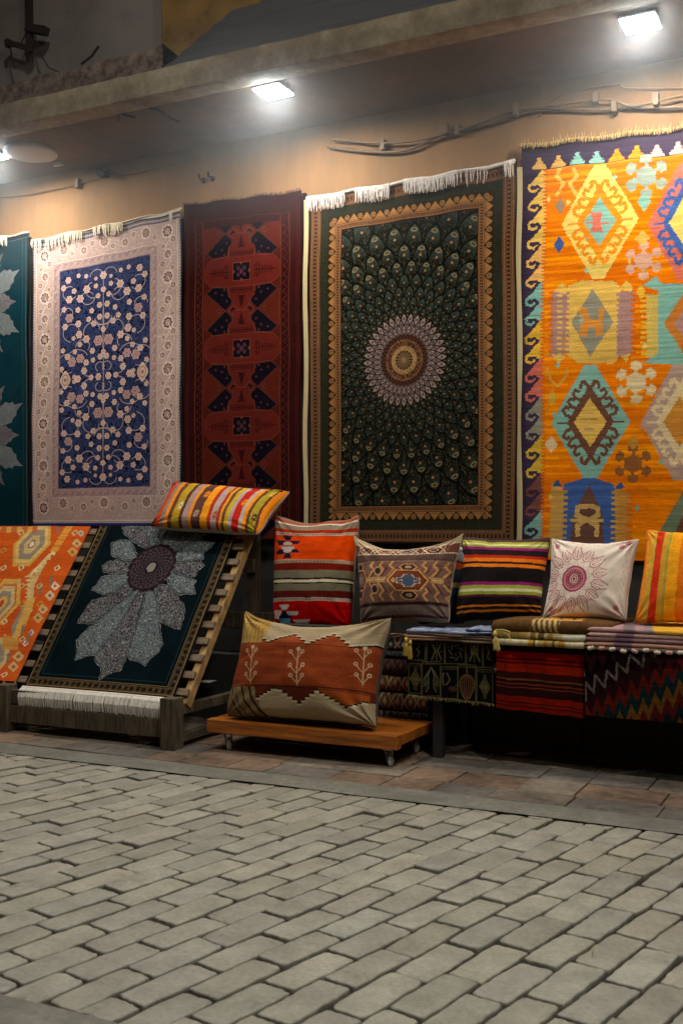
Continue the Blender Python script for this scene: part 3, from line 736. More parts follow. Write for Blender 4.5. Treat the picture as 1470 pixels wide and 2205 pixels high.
# ---- green radial rug
def paint_green(c):
    w, h = c.w, c.h; A, B = c.A0, c.B0; cr = crop(640, 300, 2.45); q = lambda x, y: c.ph(*cr(x, y))
    e = np.minimum(np.minimum(A, w - A), np.minimum(B, h - B))
    along = np.where((np.minimum(A, w - A) < np.minimum(B, h - B)), B, A)
    c.col[:] = lin("#1b1a12")
    tan = lin("#7d5230"); dark = lin("#22241a"); gold = lin("#a8722e")
    b0 = .010; k = w / 1.12
    L = lambda t: t * k
    def band(a0, a1, col): m = (e >= L(a0)) & (e < L(a1)); c.col[m] = lin(col) if isinstance(col, str) else col; return m
    m = band(.010, .068, "#7d5230")
    for a0 in (.014, .022, .030, .046, .054, .062): band(a0, a0 + .0022, "#3a281a")
    m = (e > L(.032)) & (e < L(.045)) & ((along % .02) < .010); c.col[m] = lin("#2a2018")
    m = (e > L(.016)) & (e < L(.021)) & ((along % .012) < .005); c.col[m] = lin("#b07c4a")
    m = (e > L(.056)) & (e < L(.061)) & ((along % .012) < .005); c.col[m] = lin("#b07c4a")
    m = band(.068, .112, "#23251a"); c.scroll(m, 60, "#3c3a26", .05, .6, 3)
    m = band(.112, .156, "#2a2418")
    # gold pyramids pointing outwards
    per = .0735; t = (along / per) % 1; hh = (L(.156) - e) / L(.044)
    m = (e > L(.112)) & (e < L(.156)) & (np.abs(t - .5) < .42 * (1 - hh * 1.15)); c.col[m] = gold
    m = (e > L(.112)) & (e < L(.156)) & (hh > .10) & (hh < .18) ; c.col[m & (np.abs(t - .5) < .44)] = lin("#7c5226")
    tt = ((along / per) + .5) % 1; r_ = np.hypot((tt - .5) * per, (L(.156) - e) - L(.022)); m = (e > L(.112)) & (e < L(.156)) & (r_ < .013) & (r_ > .008); c.col[m] = gold
    m = (e > L(.112)) & (e < L(.156)) & (r_ < .005); c.col[m] = gold
    m = band(.156, .190, "#8d5c30")
    for a0 in (.158, .168, .180, .188): band(a0, a0 + .0018, "#3d2a18")
    m = (e > L(.170)) & (e < L(.179)) & ((along % .014) < .007); c.col[m] = lin("#3f2b18")
    fm = e >= L(.192)
    c0 = q(565, 1165)
    Xr = A - c0[0]; Yr = (B - c0[1]) * .97
    r = np.hypot(Xr, Yr) + 1e-6; th = np.arctan2(Xr, -Yr)
    R1 = .196                                       # outer radius of white rosette
    gr = 1.165
    s = np.log(np.maximum(r, .05) / R1) / math.log(gr)
    s = np.where(r > R1, s * 1.0, s)
    NN = 37 - 1; tq = th * NN / (2 * math.pi)
    p0_ = s / 2 + tq; q0_ = s / 2 - tq; bul = np.clip((r - .15) / .2, .3, 1) * .15
    p = p0_ - bul * np.abs(np.cos(math.pi * q0_)) + bul * .6; qq = q0_ - bul * np.abs(np.cos(math.pi * p0_)) + bul * .6
    ip = np.round(p); iq = np.round(qq); fp = p - ip; fq = qq - iq
    ds = fp + fq; dt = (fp - fq)                  # outward -1..1, sideways
    sc_ = ip + iq                                  # ring index of the cell
    edge = .5 - np.maximum(np.abs(fp), np.abs(fq))
    # rounder teardrop: width as function of ds
    f_s = 1
    half = np.where(ds > 0, .5 * np.sqrt(np.clip(1 - (ds * 1.0) ** 2, 0, 1)), .5 * (1 + ds) ** .8)
    rat = np.abs(dt) / (2 * half * .98 + 1e-4)
    base = np.empty_like(c.col); base[:] = lin("#191b13")
    hg = vnoise(ip * 5.1 + 7, iq * 3.3 + 2)
    teal = lin("#27484a"); olive = lin("#2a2c1e")
    inner = (rat < .8)
    f_ = np.clip((ds + .2) / .8, 0, 1)[..., None]
    top_lit = np.clip(.7 - (B - c0[1]) / h * 1.0, .25, 1)[..., None]  # lamplight from above painted in: cells lighter towards the rug top
    cell = lin("#1c1b13") * (1 - f_) + (teal * top_lit * 1.25 + lin("#191d15") * (1 - top_lit)) * f_
    base = np.where(inner[..., None], cell * (0.9 + .3 * hg[..., None]), lin("#191a12"))
    out = (edge < .045) ; base[out] = lin("#080806")
    sp = fbm(A * 160, B * 160, 2); base[(sp > .60) & ~out] = base[(sp > .60) & ~out] * .6 + lin("#5b6a50") * .4
    # motif: lozenge in the middle + crown at the tip
    sz = np.clip(r / .55, .35, 1)
    big = sc_ > 0
    rr = r * math.log(gr) * 2                       # cell radial length metres (approx)
    cellr = r * math.log(gr)
    dx = dt * r * math.pi / NN; dy = (ds - .05) * cellr
    m = big & (np.abs(dx) / (.0075) + np.abs(dy) / (.0095) < np.where(sz < .45, .55, sz)) ; base[m] = lin("#c08a3c")
    dy2 = (ds - .55) * cellr
    ringm = np.hypot(dx / 1.0, dy2 / 1.25); m = big & (r > .42) & (ringm < .012 * sz) & (ringm > .007 * sz); base[m] = lin("#9c9152")
    m = big & (r > .42) & (np.abs(dx) < .002) & (dy2 < -.002) & (dy2 > -.012); base[m] = lin("#8f8450")
    m = big & (np.abs(dx) < .0022) & (np.abs((ds + .45) * cellr) < .004); base[m] = lin("#7c7a54")
    # white rosette
    wz = (sc_ <= 0) & (r > .10)
    wcol = np.where((sc_ % 2 == 0)[..., None], lin("#a89a9c"), lin("#80777f"))
    wcol = wcol * (1.05 - .35 * (np.abs(ds) < .2))[..., None]
    base[wz] = wcol[wz]
    m = wz & (np.abs(dt) < .22) & (np.abs(ds) < .22); base[m] = lin("#6b4a4a")
    m = wz & (edge < .09); base[m] = lin("#1a1616")
    # brown fringe of petals
    m = (r < .122) & (r > .09); base[m & (edge > .07)] = lin("#5c3425"); base[m & (edge <= .07)] = lin("#1f1410")
    m = (r < .100); base[m] = lin("#77492a")
    n = fbm(A * 190, B * 190, 2)
    base[(r < .100) & (n > .56)] = lin("#9c7038")
    base[(r < .088) & (r > .070)] = lin("#4f3020"); base[(r < .086) & (r > .072) & (n > .52)] = lin("#8a6234")
    base[(r < .070)] = lin("#a67c30"); base[(r < .067) & (n > .5)] = lin("#c99f48")
    base[(r < .050)] = lin("#3c2c20")
    pet = np.abs(np.sin(th * 8)) > np.clip(r / .06, 0, 1); base[(r < .046) & pet] = lin("#8c7440")
    base[(r < .053) & (r > .047)] = lin("#caa250"); base[(r < .012)] = lin("#b08a44")
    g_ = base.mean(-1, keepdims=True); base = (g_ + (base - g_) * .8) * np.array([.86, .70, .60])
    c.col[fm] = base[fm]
    # dark plain corners blending
    c.col[(e >= L(.190)) & (e < L(.195))] = lin("#0c0b08")
    c.mottle(16, .12)
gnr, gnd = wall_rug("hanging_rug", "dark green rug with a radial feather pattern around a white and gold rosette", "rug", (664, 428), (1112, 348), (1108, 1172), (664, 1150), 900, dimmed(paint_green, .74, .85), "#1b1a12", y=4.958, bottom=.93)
for x in (gnd['x0'] - .028, gnd['x1'] + .004):
    b = MB(); n = 30
    for i in range(n):
        z = gnd['z0'] + (gnd['h'] - .02) * i / n
    xs_ = [x + .004 * math.sin(i * .5) for i in range(n + 1)]
    for i in range(n):
        za = gnd['z0'] + (gnd['h'] - .015) * i / n; zb = gnd['z0'] + (gnd['h'] - .015) * (i + 1) / n
        a_, b_ = xs_[i], xs_[i + 1]
        b.add([(a_, 4.955, za), (a_ + .026, 4.955, za), (b_ + .026, 4.955, zb), (b_, 4.955, zb)], [(0, 1, 2, 3)], lin("#b9aa82"))
    b.build("backing", M_LINEN, gnr)
fr_top(gnd, gnr, "#cfc9c4", .075, .0036, .0035, [(0, .20), (.25, .42), (.49, .74), (.955, .995)], .011)
fringe("fringe", gnr, lambda t: Vector(gnd['top'](.74 + .14 * t)) + Vector((0, -.014, .003)), .08, "#cfc9c4", .0032, .012, out=(0, -.004, 0))

# ---- orange kilim on the wall
def hook_diamond(c, q, cx, cy, rx, ry, c1, c2, c3, hook, core=None):
    """stepped diamond: c1 outer, c2 second, c3 centre, hooks along the ring"""
    sx = (q(cx + 100, cy)[0] - q(cx, cy)[0]) / 100; sy = (q(cx, cy + 100)[1] - q(cx, cy)[1]) / 100; o = q(cx, cy)
    D = lambda a, b: (o[0] + a * sx, o[1] + b * sy)
    def dia(k, col): c.poly([D(-rx * k, 0), D(-30 * k, -ry * k), D(30 * k, -ry * k), D(rx * k, 0), D(30 * k, ry * k), D(-30 * k, ry * k)], col)
    dia(1, c1)
    c.poly([D(-rx * .60, 0), D(0, -ry * .66), D(rx * .60, 0), D(0, ry * .66)], hook)
    for s_ in (1, -1):
        for v in (1, -1):
            for f in (.16, .38, .60):
                bx = rx * .60 * (1 - f); by = ry * .66 * f
                c.line([D(s_ * (bx - 6), v * by), D(s_ * (bx + 24), v * (by + 10)), D(s_ * (bx + 36), v * (by + 34)), D(s_ * (bx + 22), v * (by + 50)), D(s_ * (bx + 8), v * (by + 42))], .0145, hook)
            c.line([D(s_ * 4, v * ry * .60), D(s_ * 26, v * ry * .72), D(s_ * 40, v * ry * .70), D(s_ * 44, v * ry * .62)], .017, hook)
        c.line([D(s_ * rx * .5, 0), D(s_ * rx * .82, 0)], .010, hook)
    c.poly([D(-rx * .42, 0), D(0, -ry * .43), D(rx * .42, 0), D(0, ry * .43)], c3)
def paint_kilim(c):
    w, h = c.w, c.h; A, B = c.A0, c.B0; cr = crop(1080, 240, 2.297); q = lambda x, y: c.ph(*cr(x, y))
    org = "#d9681a"
    c.col[:] = lin(org)
    n = fbm(A * 3, B * 22, 3)[..., None]; c.col[:] = lin("#f28a14") * n + lin("#d0600e") * (1 - n)
    m = (vnoise(A * 1.2, np.floor(B / .012) * 1.7) > .62); c.col[m] = c.col[m] * .4 + lin("#f5a022") * .6
    pq = lambda pts, col: c.poly([q(*p) for p in pts], col)
    navy = "#3b2f45"
    gold = "#dcb45a"; pale = "#e2c56a"; aqua = "#7fb0a2"; grey = "#8d8b7a"; pink = "#c96d5c"; yel = "#dcae3e"; mauve = "#a8837c"; cream = "#dcc79a"; blue = "#43629e"; brown = "#6b4636"
    # left border
    bx = q(200, 1000)[0] * 1.0
    c.rect(-.1, -.1, bx, h + .1, navy)
    cols = [gold, gold, "#dfae62", aqua, yel, pink, grey, "#c9a63e", "#7c4a40", aqua, gold, gold]
    y0s = [300, 490, 580, 695, 880, 1065, 1245, 1430, 1615, 1800, 1985, 2120]
    u = q(200, 1000)[0] - q(110, 1000)[0]
    yy = 310; i = 0
    while yy < 2200:
        col = cols[min(len(cols) - 1, max(0, int((yy - 300) / 185)))]
        Y0 = q(200, yy)[1]; Y1 = q(200, yy + 93)[1]; d = Y1 - Y0
        T = lambda a, b: (bx - a * u, Y0 + b * d)
        c.poly([T(-.12, -.10), T(.0, -.05), T(.68, .74), T(.62, .84), T(.0, 1.0), T(-.12, 1.05)], col)
        c.line([T(.55, .68), T(.80, .88), T(.78, 1.10), T(.52, 1.18), T(.36, 1.04)], .012, col)
        c.line([T(.30, .93), T(.42, .92), T(.50, 1.02)], .014, navy)
        yy += 93
    # comb between border and field
    yb = q(200, 300)[1]
    while yb < h:
        c.rect(bx - .002, yb, bx + .018, yb + .008, org); yb += .016
    # top border
    yt = q(200, 295)[1]
    zt = (q(110, 295)[1], )
    tb = .118
    c.rect(-.1, -.1, w + .1, tb, navy)
    tcols = ["#cda057", "#cda057", aqua, aqua, "#e68a22", "#e68a22", "#bb9c98", "#bb9c98", "#dcae3e", "#dcae3e", aqua, aqua, pink, pink]
    px = q(180, 1000)[0] - q(90, 1000)[0]
    x = q(178, 270)[0]
    for i, col in enumerate(tcols):
        for (hw, y0, y1) in ((.40, .100, .112), (.31, .088, .100), (.20, .076, .088), (.11, .058, .076)):
            c.rect(x - hw * px, y0, x + hw * px, y1, col)
        x += px * 1.03
    # main diamonds, first column
    hook_diamond(c, q, 480, 560, 195, 280, pale, pale, aqua, "#e08a24", None)
    pq([(430, 515), (500, 515), (480, 565), (500, 612), (430, 612), (450, 565)], pink); c.line([q(415, 568), q(530, 568)], .008, pink)
    # section 2: cream block with brackets
    pq([(330, 880), (400, 850), (560, 850), (590, 880), (590, 1210), (560, 1255), (380, 1255), (320, 1210)], gold)
    pq([(250, 905), (330, 905), (310, 1230), (245, 1230)], mauve); pq([(585, 900), (660, 900), (650, 1200), (575, 1220)], mauve)
    for k in range(12):
        y = 910 + k * 26
        pq([(305, y), (340, y), (340, y + 12), (305, y + 12)], mauve); pq([(280, y + 13), (305, y + 13), (305, y + 24), (280, y + 24)], gold)
        pq([(570, y), (600, y), (600, y + 12), (570, y + 12)], mauve)
        pq([(240, y), (262, y), (262, y + 12), (240, y + 12)], org); pq([(640, y), (665, y), (665, y + 12), (640, y + 12)], org)
        pq([(690, y), (720, y), (720, y + 14), (690, y + 14)], yel); pq([(720, y), (775, y), (775, y + 27), (720, y + 27)], "#cdb25e")
    pq([(262, 908), (300, 862), (335, 900), (318, 920)], gold); pq([(580, 890), (620, 845), (655, 880), (640, 900)], gold)
    pq([(250, 1212), (320, 1225), (290, 1262)], gold); pq([(590, 1215), (640, 1205), (620, 1250)], gold)
    o = q(455, 1055)
    pq([(350, 1055), (455, 890), (558, 1050), (442, 1225)], grey)
    pq([(385, 985), (425, 985), (440, 1040), (480, 1040), (485, 985), (515, 985), (500, 1050), (510, 1110), (470, 1125), (470, 1080), (435, 1080), (425, 1130), (385, 1120), (400, 1060)], "#d18a3c")
    # diamond 3
    hook_diamond(c, q, 440, 1545, 195, 280, aqua, aqua, gold, brown, None)
    c.line([q(405, 1500), q(460, 1500)], .006, mauve); c.line([q(395, 1530), q(475, 1530)], .006, "#bb8c48"); c.line([q(410, 1580), q(455, 1580)], .006, mauve)
    # section 4: blue block
    pq([(310, 1850), (400, 1820), (470, 1820), (560, 1850), (570, 2205), (300, 2205)], blue)
    pq([(250, 1835), (310, 1880), (310, 2205), (240, 2205)], "#c59a52"); pq([(560, 1870), (640, 1880), (640, 2205), (570, 2205)], "#c08a40")
    for k in range(12):
        y = 1880 + k * 28
        pq([(295, y), (330, y), (330, y + 13), (295, y + 13)], "#c59a52"); pq([(545, y), (580, y), (580, y + 13), (545, y + 13)], "#c59a52")
        pq([(620, y), (650, y), (650, y + 12), (620, y + 12)], org)
    pq([(253, 1862), (280, 1825), (305, 1862)], "#38528c"); pq([(560, 1870), (590, 1835), (615, 1865)], "#38528c")
    pq([(435, 1850), (500, 1990), (520, 2205), (340, 2205), (360, 1990)], "#69493f")
    c.line([q(430, 1955), q(380, 1960), q(375, 2000), q(425, 2020), q(380, 2050), q(385, 2095)], .022, "#d0ab68"); c.line([q(450, 1955), q(478, 1965), q(480, 2000), q(430, 2025), q(478, 2050), q(475, 2095)], .022, "#d0ab68"); c.line([q(350, 2025), q(505, 2025)], .010, "#d0ab68")
    # hook pairs and stars in the ground
    for s_, x in ((1, 262), (-1, 368)):
        c.line([q(x + s_ * 18, 310), q(x, 345), q(x + s_ * 38, 380), q(x + s_ * 4, 435)], .017, "#d9b25c")
    def star(x, y, r, col):
        o = q(x, y); k = (q(x + 100, y)[0] - o[0]) / 100
        c.ell(o[0], o[1], r * .46 * k, r * .46 * k, col)
        for i in range(6):
            a = i * math.pi / 3 + math.pi / 6; R_ = lambda f, t: (o[0] + math.cos(a + t) * r * f * k, o[1] + math.sin(a + t) * r * f * k)
            c.poly([R_(.2, .6), R_(.62, .12), R_(.72, .40), R_(.98, .26), R_(1.04, 0), R_(.98, -.26), R_(.72, -.40), R_(.62, -.12), R_(.2, -.6)], col)
    star(712, 328, 110, "#8f9d92"); star(702, 745, 95, "#d3a48c"); star(668, 1345, 105, cream); star(650, 1745, 95, "#8d5a32")
    for (x, y, rx, ry, col) in ((283, 490, 26, 40, "#8e7a66"), (280, 680, 28, 40, "#3f5a92"), (702, 455, 36, 44, aqua), (695, 635, 40, 34, gold), (255, 1430, 26, 44, "#d0a13e"), (248, 1655, 34, 40, cream), (650, 1640, 36, 34, "#c08a3a"), (690, 900, 26, 34, yel)):
        o = q(x, y); o2 = q(x + rx, y + ry); c.diamond(o[0], o[1], o2[0] - o[0], o2[1] - o[1], col)
    for i in range(46):
        x, y = 225 + (i * 97) % 640, 300 + (i * 173) % 1850; o = q(x, y)
        j = (np.abs(c.A0 - o[0]) + np.abs(c.B0 - o[1])).argmin(); cc = c.col.reshape(-1, 3)[j]
        if cc[0] > .55 and cc[2] < .05: c.diamond(o[0], o[1], .011, .015, (gold, "#d9c07a", "#c58a5a", aqua)[i % 4])
    c.line([q(230, 1285), q(250, 1340), q(280, 1370), q(320, 1330), q(330, 1285)], .012, "#cf9c3c")
    # second column partly out of the photograph
    hook_diamond(c, q, 905, 545, 190, 290, pink, pink, pale, blue, None)
    hook_diamond(c, q, 880, 1535, 195, 290, "#b69a8e", "#b69a8e", "#c98a3a", cream, None)
    pq([(775, 860), (930, 850), (1100, 860), (1100, 1255), (930, 1255), (700, 1250), (775, 1200)], aqua)
    pq([(700, 870), (760, 820), (800, 860), (780, 890)], aqua)
    pq([(803, 1050), (915, 880), (1020, 1050), (915, 1225)], "#c27a34"); pq([(855, 1055), (915, 960), (965, 1055), (915, 1140)], mauve)
    pq([(770, 2100), (896, 1880), (1060, 1880), (1060, 2205), (770, 2205)], "#6f8068"); pq([(830, 2160), (896, 2000), (980, 2100), (960, 2205), (830, 2205)], brown)
    ax = q(905, 1000)[0]; src = 2 * ax - c.A0[0]; jx = np.clip(np.round(src / c.w * (c.nx - 1)).astype(int), 0, c.nx - 1); rt = c.A0[0] > ax
    c.col[:, rt] = c.col[:, jx[rt]]
    # abrash
    g = fbm(A * 2.5 + 9, B * 90, 3); c.col *= (.68 + .64 * g)[..., None]
    dm = vnoise(A * 2.2, np.floor(B / .006) * .9); c.col[dm > .8] *= .86
kl, kld = wall_rug("hanging_kilim", "large orange kilim with hooked diamonds and a dark purple hooked border", "rug", (1128, 322), (1470, 283), (1470, 1180), (1110, 1180), 760, dimmed(paint_kilim, .94, 1.03), "#d9681a", y=4.975, mat=M_KILIM, rows=.0045, jit=.004, extra_w=.82, bottom=.86, wave=.012)
fr = fringe("fringe", kl, lambda t: Vector(kld['top'](t)) + Vector((0, -.004, -.012)), .036, "#9c835c", .006, .0085, hang=(0, 0, 1), out=(0, -.003, 0), var=.5)
fringe("fringe", kl, lambda t: Vector(kld['top'](t)) + Vector((0, -.010, .006)), .022, "#b3985f", .006, .012, out=(0, -.003, 0), var=.5)

# ---- teal medallion rug, mostly beyond the left picture edge
GREY = "#8d9a9e"; MAUV = "#806f77"; TEAL = "#12323c"
def petals(c, cx, cy, R, n, inner=.12, phase=0, ry=1):
    for k in range(n):
        a = phase + 2 * math.pi * k / n; hw = math.pi / n * .96
        L = R * (1 if k % 2 else .86)
        pts = [(cx + math.sin(a - hw) * inner * R * 1.6, cy - math.cos(a - hw) * inner * R * 1.6 * ry)]
        for j, (f, r_) in enumerate(((-1, .62), (-.95, .80), (-.62, .84), (-.55, .90), (-.25, .92), (0, 1.06), (.25, .92), (.55, .90), (.62, .84), (.95, .80), (1, .62))):
            t = a + hw * f; pts.append((cx + math.sin(t) * L * r_, cy - math.cos(t) * L * r_ * ry))
        pts.append((cx + math.sin(a + hw) * inner * R * 1.6, cy - math.cos(a + hw) * inner * R * 1.6 * ry))
        c.poly(pts, GREY if k % 2 else MAUV)
        c.line(pts + [pts[0]], .003, "#b5bab8", .6)
def paint_teal(c):
    w, h = c.w, c.h; A, B = c.A0, c.B0
    n = fbm(A * 9, B * 9, 3)[..., None]; c.col[:] = lin("#0e3440") * n + lin("#164654") * (1 - n)
    base = c.col.copy()
    xr = w
    petals(c, xr - .47, .40, .40, 16, ry=1.15); petals(c, xr - .47, 1.20, .42, 16, ry=1.1)
    m = np.abs(c.col - base).sum(-1) > .03
    c.scroll(m, 60, "#aab4b6", .05, .6, 3); c.scroll(m, 95, "#4d4a54", .05, .5, 5)
    e = np.minimum(A, w - A)
    for a0, a1, col in ((0, .012, "#0f1a20"), (.022, .026, "#6e6a58"), (.05, .053, "#3b5a5c")): c.col[(e > a0) & (e < a1)] = lin(col)
    c.col[(B < .03)] = lin("#12303a"); c.col[(B > .026) & (B < .03)] = lin("#7f8078")
    c.mottle(20, .12)
tl, tld = wall_rug("hanging_rug", "teal rug with grey and mauve petal medallions at the left picture edge", "rug", (-290, 552), (67, 500), (67, 1130), (-290, 1130), 700, dimmed(paint_teal, .6), "#12323c", y=4.968, wave=.012, bottom=.90)
fr_top(tld, tl, "#d3ccc0", .06, .006, .006, [(0, .35), (.40, .70), (.80, .88)], .006)

# ------------------------------------------------------------------ display rack and its rugs
ZT, YT = 1.0, 4.72; ZB, YB = .225, 4.15
sl = Vector((0, YT - YB, ZT - ZB)); SLN = sl.length; sl.normalize(); nrm = Vector((0, -sl.z, sl.y))
RXR = -2.845; RXL = -4.62
rack = tag(empty("display_rack", (-3.7, 4.4, 0)), "sloping slatted wooden display rack holding two rugs on the left", "rack")
def slp(x, s, n=0): return Vector((x, YB, ZB)) + sl * s + nrm * n
for x in (RXR - .02, -3.74, RXL + .02):
    b = MB(); b.bar(slp(x, -.02, -.03), slp(x, SLN + .02, -.03), .035, .045, nrm); b.build("rail", M_WOODY, rack, bevel=.002)
ns = 11
for k in range(ns):
    s = .03 + (SLN - .05) * k / (ns - 1)
    b = MB(); b.obox(slp((RXL + RXR) / 2, s, rnd.uniform(0, .002)), (1, 0, 0), sl, nrm, (RXR - RXL) / 2 + rnd.uniform(-.006, .006), .018, .008); b.build("slat", M_WOOD, rack, bevel=.002)
for x in (RXR - .045, -3.88, RXL + .03):
    b = MB(); b.box((x - .045, 4.06, .0), (x + .035, 4.135, .235)); b.build("front_post", M_WOODV, rack, bevel=.004)
for x in (RXR - .03, RXL + .03):
    b = MB(); b.box((x - .03, 4.765, 0), (x + .03, 4.81, .98)); b.build("back_post", M_WOODV, rack, bevel=.003)
b = MB(); b.box((RXL + .03, 4.085, .05), (RXR - .092, 4.115, .135)); b.box((RXL + .03, 4.09, .142), (RXR - .092, 4.118, .21)); b.build("front_board", M_WOODV, rack, bevel=.003)
for x in (RXR - .03, RXL + .03):
    b = MB(); b.box((x - .02, 4.137, .155), (x + .02, 4.763, .2)); b.build("side_bar", M_WOODV, rack, bevel=.003)
    b = MB(); b.bar((x, 4.137, .05), (x, 4.763, .06), .03, .035); b.build("side_bar", M_WOODV, rack, bevel=.003)
b = MB(); b.box((RXL, 4.74, .50), (RXR + .12, 4.762, .58)); b.build("cross_board", M_WOODV, rack, bevel=.003)
b = MB(); b.box((RXL, 4.74, .78), (RXR + .0, 4.762, .85)); b.build("cross_board", M_WOODV, rack, bevel=.003)

def slope_rug(name, label, x0, x1, s0, s1, paint, bg, ppm, mat, n0=.012, rows=0, jit=0, warp=0, over=.12, x0b=None):
    """s measured down from the top of the rack"""
    w = x1 - x0; h = s1 - s0
    org = slp(x0, SLN)
    def ph(px, py):
        r = Vector(ray(px, py)); p0 = Vector((0, 0, CAMH)); o = slp(0, 0, n0)
        t = (o - p0).dot(nrm) / r.dot(nrm); p = p0 + r * t
        return (p.x - x0, SLN - (p - slp(0, 0, n0)).dot(sl) - s0 + over)
    c = Cv(w, h + over, ppm, bg, ph, rows, jit, warp); paint(c)
    S_ = c.B0 - over + s0      # distance down from the top line; negative = folded over the top
    sag = (fbm(c.A0 * 3 + x0, c.B0 * 3, 2) - .5) * .012
    X = np.empty((*c.A0.shape, 3)); rr = .02
    down = np.maximum(S_, 0); back = np.maximum(-S_, 0)
    o = np.array(slp(0, SLN, n0 + .003)); sv = np.array(sl); nv = np.array(nrm)
    X[..., 0] = x0 + c.A0
    lift = sag + .004
    base = o[None, None, :] - sv * down[..., None] + nv * lift[..., None]
    X[..., 1] = base[..., 1] + np.minimum(back, .09); X[..., 2] = base[..., 2] + .006 - np.maximum(back - .09, 0) - .003 * (back > 0) * back / .1
    edge = np.minimum(c.A0, w - c.A0)
    t = tag(empty(name, tuple(slp(x0 + w / 2, SLN / 2))), label, "rug", "rugs on the slatted rack")
    grid_obj("rug_field", X, c.col, mat, t)
    return t, X, c
def paint_rack_rug(c):
    A, B = c.A0, c.B0; cr = crop(0, 1020, 2.297); q = lambda x, y: c.ph(*cr(x, y))
    n = fbm(A * 9, B * 9, 3)[..., None]; c.col[:] = lin("#040d12") * n + lin("#081a21") * (1 - n)
    base = c.col.copy(); w, h = c.w, c.h
    M1, G1 = "#5c4f57", "#75848b"
    P_ = [
     ([(720,380),(745,372),(722,262),(605,262),(610,300),(650,335)], M1), ([(745,375),(775,365),(805,262),(720,262)], G1), ([(778,372),(800,368),(838,262),(803,262)], M1),
     ([(798,372),(845,372),(940,262),(836,262)], G1), ([(828,390),(870,390),(1000,325),(1045,300),(1085,262),(935,262)], M1),
     ([(690,420),(650,340),(600,338),(555,350),(558,385),(552,415),(580,430),(675,447)], G1), ([(668,455),(580,440),(545,445),(508,465),(518,497),(560,503),(655,495)], M1),
     ([(650,500),(545,512),(505,520),(490,545),(458,585),(510,605),(560,595),(660,530)], G1), ([(660,535),(560,600),(450,640),(420,690),(382,748),(440,750),(500,735),(545,690),(655,600)], M1),
     ([(700,570),(560,670),(420,790),(382,830),(385,870),(372,935),(425,912),(485,905),(530,870),(640,690)], G1),
     ([(690,590),(590,760),(480,895),(470,930),(500,970),(498,1032),(545,995),(600,985),(625,935),(650,860),(720,600)], M1),
     ([(725,590),(680,760),(632,905),(650,935),(690,940),(722,965),(745,925),(790,895),(808,850),(770,590)], G1),
     ([(770,560),(785,650),(800,740),(850,770),(893,782),(905,740),(918,700),(912,655),(830,560)], M1),
     ([(808,505),(850,570),(885,612),(930,605),(968,605),(962,570),(972,540),(930,520),(840,490)], G1),
     ([(840,455),(845,490),(930,520),(965,520),(985,490),(1012,465),(990,435),(890,450)], M1),
     ([(850,445),(1005,432),(1010,400),(1040,380),(1063,350),(1000,338),(950,345),(870,405)], G1)]
    for pts, col in P_:
        pts = [q(*p) for p in pts]; c.poly(pts, col); c.line(pts + [pts[0]], .011, "#0c1216"); c.line(pts + [pts[0]], .0045, "#9ea4a4", .8)
    m = np.abs(c.col - base).sum(-1) > .03
    c.scroll(m, 40, "#b2bab8", .045, .65, 3); c.scroll(m, 46, "#1c1a22", .06, .7, 5)
    o = q(750, 475); ox = q(845, 475)[0] - o[0]; oy = abs(q(750, 580)[1] - o[1])
    for k in range(20):
        a = k * math.pi / 10; c.ell(o[0] + math.cos(a) * ox, o[1] + math.sin(a) * oy, ox * .2, oy * .17, "#2a1a22")
    c.ell(o[0], o[1], ox, oy, "#4a3c44")
    for k in range(1, 10):
        rr = k / 10; 
        for j in range(22):
            a = (j + .5 * (k % 2)) * 2 * math.pi / 22; c.ell(o[0] + math.cos(a) * ox * rr, o[1] + math.sin(a) * oy * rr, ox * .028 * (1 + rr), oy * .03 * (1 + rr), "#1c1218")
    c.ell(o[0], o[1], ox * .27, oy * .27, "#15101a"); c.ell(o[0], o[1], ox * .20, oy * .22, "#8b8a80")
    e = np.minimum(A, w - A); e2 = np.minimum(e, h - B)
    for a0, a1, col in ((0, .012, "#0d0d12"), (.012, .016, "#8a7348"), (.016, .052, "#5f4d36"), (.052, .056, "#1a1712"), (.056, .060, "#8a7348"), (.078, .080, "#3b5558")):
        c.col[(e2 >= a0) & (e2 < a1)] = lin(col)
    al = np.where(e < h - B, B, A)
    mm = (e2 > .018) & (e2 < .050) & (np.hypot(((al / .035) % 1 - .5) * .035, e2 - .034) < .010); c.col[mm] = lin("#241d18")
    mm = (e2 > .018) & (e2 < .050) & (np.abs(((al / .035) % 1) - .5) > .44); c.col[mm] = lin("#7d6744"); c.scroll((e2 > .018) & (e2 < .050), 60, "#16120f", .05, .8, 8)
    c.mottle(16, .10)
xl_ = G(55, 1490, .2)[0]
r1, R1X, R1C = slope_rug("draped_rug", "near black teal rug with a big grey petal medallion draped on the slatted rack", -3.80, -2.903, 0, SLN + .02, dimmed(paint_rack_rug, 0.75), "#0c2630", 700, M_PILE, warp=.016)
bot = R1X[-1]
fringe("fringe", r1, lambda t: Vector(tuple(bot[int(t * (len(bot) - 1))])) + Vector((0, -.006, 0)), .088, "#e6e0d6", .0030, .0034, out=(0, -.024, 0), var=.07, sway=.002)
b = MB(); b.tube([Vector(tuple(bot[int(t * (len(bot) - 1))])) + Vector((0, -.006, 0)) for t in np.linspace(0, 1, 30)], .006, 6, lin("#eae4d8")); b.build("fringe_band", M_FRINGE, r1)
